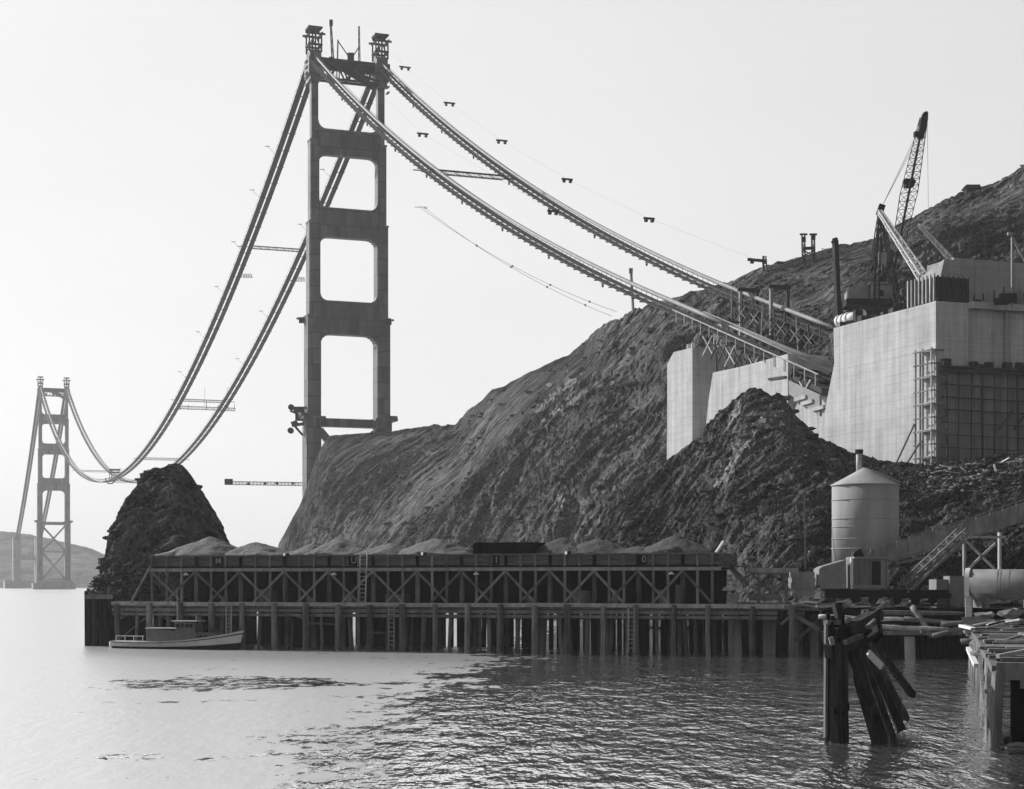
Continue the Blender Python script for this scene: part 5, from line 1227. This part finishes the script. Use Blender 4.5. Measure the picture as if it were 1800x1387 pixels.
for px, py, w_, h_, mat, lab, nm in ((1420,1061,1.9,.5,M_white,'bright white slab lying at the wharf edge left of the leaning dolphin','slab'),(1436,1046,.6,.75,M_white,'small white box under the crane counterweight','box'),(1498,1062,1.1,.7,M_white,'white double box under the crane cab','box'),(1479,1049,.6,.5,M_rub,'pale lump between the white boxes under the crane','boulder'),(1288,1052,1.1,.9,M_grey,'grey drum-shaped crate right of the bunker end','crate'),(1282,1035,1.2,.35,M_light,'pale plank pile top right of the bunker end','lumber'),(1345,1050,3.0,.6,M_timber,'long low timber stack under the trestle table','lumber'),(1410,1020,2.5,1.6,M_timber,'dark timber stack between trestle table and counterweight','lumber'),(1410,1040,2.0,.9,M_grey,'grey slab stack left of the crane counterweight','slab')):
    c = W(px, py, 166); m = MB()
    if nm == 'boulder': m.rock(c, .5, 5)
    else:
        n_ = 3 if h_ > .4 else 2
        for k in range(n_): m.box(c+Vector((yd.uniform(-.08,.08),yd.uniform(-.1,.1),-h_/2+h_*(k+.5)/n_)), w_*yd.uniform(.9,1), .9*w_**.5, h_/n_*.93, Vector((1,yd.uniform(-.1,.1),0)).normalized())
    tag(m.build(nm, mat), lab, nm if nm != 'lumber' else 'timber stack')

# ------------------------------------------------------------------ leaning dolphin in the foreground
dp = thing('timber_dolphin', 'ruined black timber dolphin of upright and raking piles leaning in the near water', 'dolphin', W(1510,1305,75))
def dpile(x0,y0,d0,x1,y1,d1,r,mat=None,nm='pile'):
    mat = mat or M_dolph
    m = MB(); a, b = W(x0,y0,d0), W(x1,y1,d1); mid = a.lerp(b,.5)+Vector((random.uniform(-.05,.05),0,0)); e = a+(a-b)*.18
    m.pile([e, a, mid, b], [r*1.1,r*1.02,r,r*.85], 11, None, .3); return m.build(nm, mat, dp)
for x0, x1, y1, d in ((1459,1459,1093,75.2),(1470,1470,1120,74.9),(1482,1480,1112,75.6),(1466,1466,1100,76.5),(1478,1477,1128,76.8)):
    dpile(x0, 1306-(d-75)*4, d, x1, y1, d, .27)
for x0, y0, d0, x1, y1, d1 in ((1540,1306,74.8,1492,1138,76),(1552,1296,75.8,1500,1132,77),(1566,1290,76.2,1508,1125,77.4),(1580,1242,80,1520,1120,79),(1572,1255,79,1514,1122,78.6),(1592,1206,84,1530,1120,80)):
    dpile(x0, y0, d0, x1, y1, d1, .2)
def beam(a, b, w, h, mat=M_dolph, nm='beam'):
    m = MB(); m.bar(W(*a), W(*b), w, h); return m.build(nm, mat, dp)
beam((1455,1145,74.6),(1545,1108,77.5),.4,.6); beam((1452,1120,75.2),(1532,1085,78),.45,.5); beam((1456,1132,76),(1538,1096,78.6),.4,.75); beam((1490,1112,76),(1544,1078,77.6),.5,.55)
beam((1470,1060,76.2),(1482,1125,76),.3,.3); beam((1476,1065,76.8),(1474,1120,76.5),.28,.28); beam((1530,1070,77.5),(1534,1110,77.5),.35,.35); beam((1520,1072,77.8),(1516,1100,77.8),.22,.22)
beam((1451,1094,75),(1474,1094,75.4),.3,.22,M_bleach); beam((1452,1096,74.9),(1451,1296,74.9),.12,.16,M_edge,'edge_strip')  # last one: thin paler strip down the left edge of the outer pile
beam((1485,1130,74.3),(1514,1118,75),.25,.2,M_bleach); beam((1520,1116,76.5),(1538,1103,77),.3,.3,M_rub); beam((1526,1147,77.5),(1550,1172,78),.12,.3,M_white,'split_board'); beam((1460,1120,74.5),(1464,1134,74.5),.2,.2,M_rub)
beam((1462,1252,74.5),(1490,1242,75.5),.2,.3)
rd = random.Random(77)
for k in range(14):
    px, py = rd.uniform(1458,1540), rd.uniform(1085,1140); a_ = rd.uniform(-.9,.9)+(1.2 if k%3 == 0 else 0); ln = rd.uniform(8,22); d_ = 75.2+rd.uniform(0,3)
    beam((px,py,d_), (px+ln*math.cos(a_),py-ln*math.sin(a_),d_+.3), rd.uniform(.1,.24), rd.uniform(.06,.2), M_bleach if k%4 == 0 else M_wet, 'splinter')
for k in range(5):
    px = 1455+k*6.5; beam((px,1098+rd.uniform(-4,8),75+k*.2), (px+rd.uniform(-2,3),1078+rd.uniform(-6,12),75+k*.2), .14, .1, M_wet, 'splinter')
m = MB(); m.rock(W(1487,1091,76.5), .35, 4, (1.3,1,.6)); m.build('bollard_cap', M_rub, dp)

# ------------------------------------------------------------------ ruined pier at the right edge
rp = thing('ruined_pier', 'ruined timber pier running away along the right edge, pale piles and broken deck', 'pier', Vector((26,95,0)))
A0, A1 = Vector((20.9,73.7,0)), Vector((41.6,155,0)); pd = (A1-A0); PLn = pd.length; pd.normalize(); pn = Vector((pd.y,-pd.x,0))
def RP(s, n, z): return A0+pd*s+pn*n+Vector((0,0,z))
PDK = 3.45
for k in range(26):
    s_ = k*3.25; lean = random.uniform(-.15,.2); z1 = PDK-random.uniform(0,.5); m = MB(); r = random.uniform(.2,.29)
    m.pile([RP(s_+lean,random.uniform(-.15,.1),-1.5), RP(s_,.1,z1)], [r*1.1,r], 10, k, .2); m.build('pile', M_bleach if k%4 != 3 else M_pile, rp)
for k in range(14):
    s_ = k*4.5+.8; m = MB(); m.tube([RP(s_,3.2,-1.5), RP(s_,3.2,PDK-.4)], .25, 8); m.build('pile', M_wet, rp, True)
for k in range(6):
    m = MB(); m.tube([RP(.2+k*.1,.9+k*1.1,-1.5), RP(.25,.9+k*1.1,PDK-.4)], .3, 9); m.build('pile', M_wet, rp, True)
m = MB(); m.box(RP(PLn*.3,.0,PDK-.2), PLn*.6, .35, .35, pd, pn); m.box(RP(PLn*.8,.2,PDK-.5), PLn*.4, .3, .3, pd, pn); m.build('edge_beam', M_bleach, rp)
m = MB(); m.box(RP(.15,4.5,PDK-.25), .5, 9, .75, pd, pn); m.box(RP(-.1,5,PDK-.8), .3, 8, .35, pd, pn); m.build('end_beam', M_timber, rp)
for k in range(52):
    s_ = .9+k*1.05
    if random.random() < .13: continue
    m = MB(); l0 = random.uniform(-.4,.9) if k > 3 else .3; m.box(RP(s_,l0+4.2,PDK+.12+random.uniform(-.06,.1)), random.uniform(.6,.95), 8.4, .16, (pd+pn*random.uniform(-.05,.05)).normalized(), None); m.build('deck_plank', M_timber if k%3 else M_bleach, rp)
m = MB(); m.prism([RP(1.0,.9,-1.2), RP(1.0,.9,2.9), RP(1.0,9,2.9), RP(1.0,9,-1.2)], pd*.25); m.build('shade_sheathing', M_wet, rp)  # dark sheet added for the shade under the pier deck
m = MB(); m.bar(RP(6,-.25,.3), RP(21,-.3,2.9), .16, .3); m.build('raking_brace', M_bleach, rp)
m = MB(); m.bar(RP(4,-.2,2.7), RP(.5,-.25,.4), .2, .5); m.build('raking_brace', M_bleach, rp)
m = MB(); m.prism([RP(.4,-.35,-.3),RP(6,-.35,-.3),RP(5.2,-.35,1.9),RP(.6,-.35,.7)], pn*.12); m.build('sheathing', M_timber, rp)
rub = [(1712,1091,140,.9),(1728,1082,142,.8),(1745,1096,138,.6),(1710,1110,140,.8),(1775,1080,142,1.0),(1786,1076,143,.7),(1738,1080,141,.5),(1750,1112,126,.5),(1798,1140,96,.9),(1713,1131,120,.6),(1700,1100,141,.5),(1720,1150,104,.5)]
for i, (px, py, d, r) in enumerate(rub):
    m = MB(); m.rock(W(px,py,d), r*.8, i+30, (1.5,1,.6)); tag(m.build('broken_block', M_rub), 'pale broken lump of concrete lying on the ruined pier deck', 'rubble', 'broken lumps on the ruined pier')
for a_, b_, lab in (((1688,1100,140),(1742,1112,128),'bleached driftwood plank across the left edge of the ruined pier'),((1764,1132,112),(1800,1146,96),'bleached forked plank at the near right of the ruined pier'),((1724,1118,118),(1770,1120,116),'bleached thin plank lying flat mid-deck on the ruined pier'),((1702,1140,112),(1716,1170,98),'bleached splintered post at the water side of the ruined pier')):
    m = MB(); m.bar(W(*a_), W(*b_), .28, .22); tag(m.build('driftwood_plank', M_white), lab, 'plank')
rc = random.Random(41)
for k in range(30):
    s_, n_ = rc.uniform(3,70), rc.uniform(.2,7); c = RP(s_, n_, PDK+.28+rc.uniform(0,.25)); a_ = rc.uniform(-1.2,1.2); v = (pn*math.cos(a_)+pd*math.sin(a_)*1.6).normalized()*rc.uniform(.6,2.3); v.z = rc.uniform(-.12,.25)
    m = MB(); m.bar(c-v, c+v, rc.uniform(.12,.3), rc.uniform(.08,.2)); tag(m.build('scrap_plank', (M_bleach, M_timber, M_light, M_wet)[k%4]), 'loose splintered plank strewn over the broken deck of the ruined pier', 'plank', 'scrap planks strewn on the ruined pier')
for k in range(26):
    px = rc.uniform(1290,1700); d_ = rc.uniform(160,172); c = PXZ(px, d_, 4.72+rc.uniform(0,.25)); a_ = rc.uniform(-.5,.5); v = Vector((math.cos(a_),math.sin(a_)*2,rc.uniform(-.15,.2))).normalized()*rc.uniform(.5,1.9)
    m = MB(); m.bar(c-v, c+v, rc.uniform(.12,.3), rc.uniform(.1,.25)); tag(m.build('yard_lumber', (M_timber, M_light, M_form, M_bleach)[k%4]), 'loose short timber lying about the yard edge near the black crane', 'timber', 'loose timbers about the crane yard')
for i, (px, py, d, lab) in enumerate(((1780,1303,75.2,'pale wave-washed stone at the foot of the ruined pier, upper of two'),(1790,1318,73,'pale wave-washed stone at the foot of the ruined pier, lower of two'))):
    m = MB(); c = W(px,py,d); c.z = .08; m.rock(c, .35, 80+i, (1.6,1,.5)); tag(m.build('stone', M_rub), lab, 'stone')

# ------------------------------------------------------------------ scattered ground cover on the slopes
def scatter(name, P, n, rng_px, sz, mat, seed, kind='brush', dmax=999, dmin=0, zmin=5):
    rg = np.random.default_rng(seed); flp = P.reshape(-1,3); px = flp[:,0]/flp[:,1]*F+CX
    ok = np.where((px > rng_px[0])&(px < rng_px[1])&(flp[:,1] < dmax)&(flp[:,1] > dmin)&(flp[:,2] > zmin))[0]
    dens = fbm(flp[ok]/9.0, 3); ok = ok[dens > np.quantile(dens, .45)]
    m = MB(); rr2 = random.Random(seed)
    for i in rg.choice(ok, n):
        c = Vector(flp[i])+Vector((rr2.uniform(-.4,.4),rr2.uniform(-.4,.4),0)); s_ = sz*rr2.uniform(.4,1.3)
        if kind == 'brush':
            for _ in range(7):
                v = Vector((rr2.gauss(0,.5),rr2.gauss(0,.5),abs(rr2.gauss(.3,.35))))*s_; n_ = Vector((rr2.gauss(0,1),rr2.gauss(0,1)-.4,rr2.gauss(0,1)+.4)).normalized(); x = n_.orthogonal().normalized(); y = n_.cross(x)
                k = len(m.v); p = c+v; q_ = s_*.42; m.v += [tuple(p+x*q_), tuple(p+y*q_*.6), tuple(p-x*q_), tuple(p-y*q_*.6)]; m.f.append((k,k+1,k+2,k+3))
        else: m.rock(c+Vector((0,0,.1 if sz < .4 else -.15*s_)), s_, rr2.randrange(9999), (1.6,1,.6))
    return tag(m.build(name, mat), kind='stuff')
scatter('scrub', SPUR, 3600, (1380,1840), .42, M_brush, 3, dmax=275)
scatter('scrub', SPUR, 900, (1000,1400), .3, M_brush, 4, dmax=285)
scatter('hill_scrub', fl.reshape(Pm.shape), 3000, (500,1840), .6, M_brush, 5, dmax=500)
scatter('rubble', SPUR, 420, (1620,1830), .3, M_rub, 6, 'rock', dmax=268, dmin=240, zmin=17)
scatter('rubble', SPUR, 90, (1280,1500), .2, M_rub, 7, 'rock', dmax=300, dmin=215)
scatter('boulders', SPUR, 420, (1000,1470), .75, M_spur, 16, 'rock', dmax=312)
scatter('boulders', fl.reshape(Pm.shape), 900, (500,1840), 1.0, M_hill, 17, 'rock', dmax=640)
scatter('boulders', fr_.reshape(Pr.shape), 380, (160,430), .42, M_rock, 18, 'rock', dmax=228, zmin=2)
for k in range(14):
    px = 1640+k*11+yd.uniform(-5,5); j = np.argmin((SPUR.reshape(-1,3)[:,0]/SPUR.reshape(-1,3)[:,1]*F+CX-px)**2+(SPUR.reshape(-1,3)[:,1]-yd.uniform(243,266))**2*9); c = Vector(SPUR.reshape(-1,3)[j])
    v = Vector((yd.uniform(-1,1),yd.uniform(-.3,.3),yd.uniform(-.2,.2))).normalized()*yd.uniform(.8,2.2); m = MB(); m.bar(c-v+Vector((0,0,.35)), c+v+Vector((0,0,.35)), .25, .15)
    tag(m.build('scrap_plank', M_white if k%2 else M_light), 'pale scrap plank thrown on the rubble bank under the concrete block', 'plank', 'scrap planks on the rubble bank')

# ------------------------------------------------------------------ haze, sky, sun, camera
hz = MB(); hz.hexa([Vector(p) for p in ((-1004,-42,-8),(562,-42,-8),(562,2992,-8),(-1004,2992,-8),(-1004,-42,262),(562,-42,262),(562,2992,262),(-1004,2992,262))])
hm = D.materials.new('haze'); hm.use_nodes = True; nt = hm.node_tree; nt.nodes.remove(nt.nodes['Principled BSDF'])
pv = nt.nodes.new('ShaderNodeVolumePrincipled'); pv.inputs['Color'].default_value = (.97,.97,.97,1); pv.inputs['Density'].default_value = .00008; pv.inputs['Anisotropy'].default_value = .25
nt.links.new(pv.outputs['Volume'], nt.nodes['Material Output'].inputs['Volume'])
hz_o = tag(hz.build('haze', hm), kind='stuff')

SUN_EL, SUN_AZ = R(29), math.atan2(-.82, .57)      # azimuth from +Y towards +X
world = D.worlds.new('World'); scene.world = world; world.use_nodes = True; nt = world.node_tree
bg = nt.nodes['Background']; sky = nt.nodes.new('ShaderNodeTexSky'); sky.sky_type = 'NISHITA'; sky.sun_disc = False
sky.sun_elevation = SUN_EL; sky.sun_rotation = SUN_AZ; sky.dust_density = 4.0; sky.air_density = 1.0; sky.ozone_density = 1.0
bw = nt.nodes.new('ShaderNodeRGBToBW'); nt.links.new(sky.outputs['Color'], bw.inputs['Color'])
# a bright sea mist low in the sky, strongest towards the sun, over the clear sky above it
def wm_(op, x, y=0.0):
    k = nt.nodes.new('ShaderNodeMath'); k.operation = op
    for i, q in enumerate((x, y)):
        if isinstance(q, (float, int)): k.inputs[i].default_value = q
        else: nt.links.new(q, k.inputs[i])
    return k.outputs[0]
gw = nt.nodes.new('ShaderNodeNewGeometry'); sx = nt.nodes.new('ShaderNodeSeparateXYZ'); tcw = nt.nodes.new('ShaderNodeTexCoord'); nt.links.new(tcw.outputs['Generated'], sx.inputs['Vector'])
mist = nt.nodes.new('ShaderNodeMapRange'); mist.interpolation_type = 'SMOOTHSTEP'; nt.links.new(sx.outputs['Z'], mist.inputs['Value'])
mist.inputs['From Min'].default_value = .31; mist.inputs['From Max'].default_value = .50; mist.inputs['To Min'].default_value = 1.0; mist.inputs['To Max'].default_value = .04
ca_ = wm_('ADD', wm_('MULTIPLY', sx.outputs['X'], math.sin(SUN_AZ)), wm_('MULTIPLY', sx.outputs['Y'], math.cos(SUN_AZ)))
az_ = wm_('MINIMUM', wm_('ADD', .82, wm_('MULTIPLY', ca_, .36)), 1.0)
wn_ = nt.nodes.new('ShaderNodeTexNoise'); wn_.inputs['Scale'].default_value = 2.2; wn_.inputs['Detail'].default_value = 5; wmp = nt.nodes.new('ShaderNodeMapping'); wmp.inputs['Scale'].default_value = (1,1,3.5); nt.links.new(tcw.outputs['Generated'], wmp.inputs['Vector']); nt.links.new(wmp.outputs['Vector'], wn_.inputs['Vector'])
cl_ = wm_('ADD', .91, wm_('MULTIPLY', wn_.outputs['Fac'], .18))
SKY_S = .12
mz = wm_('MULTIPLY', wm_('MULTIPLY', wm_('MULTIPLY', mist.outputs['Result'], az_), cl_), .72/SKY_S)
# the sun's own glow through the mist
sdv = (math.sin(SUN_AZ)*math.cos(SUN_EL), math.cos(SUN_AZ)*math.cos(SUN_EL), math.sin(SUN_EL))
cs_ = wm_('ADD', wm_('ADD', wm_('MULTIPLY', sx.outputs['X'], sdv[0]), wm_('MULTIPLY', sx.outputs['Y'], sdv[1])), wm_('MULTIPLY', sx.outputs['Z'], sdv[2]))
gl_ = wm_('MULTIPLY', wm_('POWER', wm_('MAXIMUM', cs_, 0.0), 26.0), 2.0/SKY_S)
nt.links.new(wm_('ADD', wm_('ADD', mz, gl_), wm_('MULTIPLY', bw.outputs['Val'], .22)), bg.inputs['Color']); bg.inputs['Strength'].default_value = SKY_S
sl = D.lights.new('sun', 'SUN'); sl.energy = 5.0; sl.angle = R(.5); sl.color = (1,1,1)
so = D.objects.new('sun', sl); COL.objects.link(so); dv = Vector((math.sin(SUN_AZ)*math.cos(SUN_EL), math.cos(SUN_AZ)*math.cos(SUN_EL), math.sin(SUN_EL)))
so.rotation_euler = dv.to_track_quat('Z', 'Y').to_euler(); so.location = (0,0,300)

cam = D.cameras.new('camera'); cam.lens = 36*F/1800; cam.sensor_width = 36; cam.sensor_fit = 'HORIZONTAL'; cam.shift_y = (HY-693.5)/1800; cam.clip_end = 9000; cam.clip_start = .5
co = D.objects.new('camera', cam); COL.objects.link(co); co.location = (0,0,EYE); co.rotation_euler = (R(90),0,0); scene.camera = co
vs = scene.view_settings; vs.view_transform = 'Standard'; vs.look = 'None'; vs.exposure = 0; vs.gamma = 1
cy = scene.cycles; cy.max_bounces = 6; cy.diffuse_bounces = 3; cy.glossy_bounces = 3; cy.volume_bounces = 1; cy.use_denoising = True; cy.denoising_prefilter = 'ACCURATE'; cy.caustics_reflective = False; cy.caustics_refractive = False
scene.render.engine = 'CYCLES'
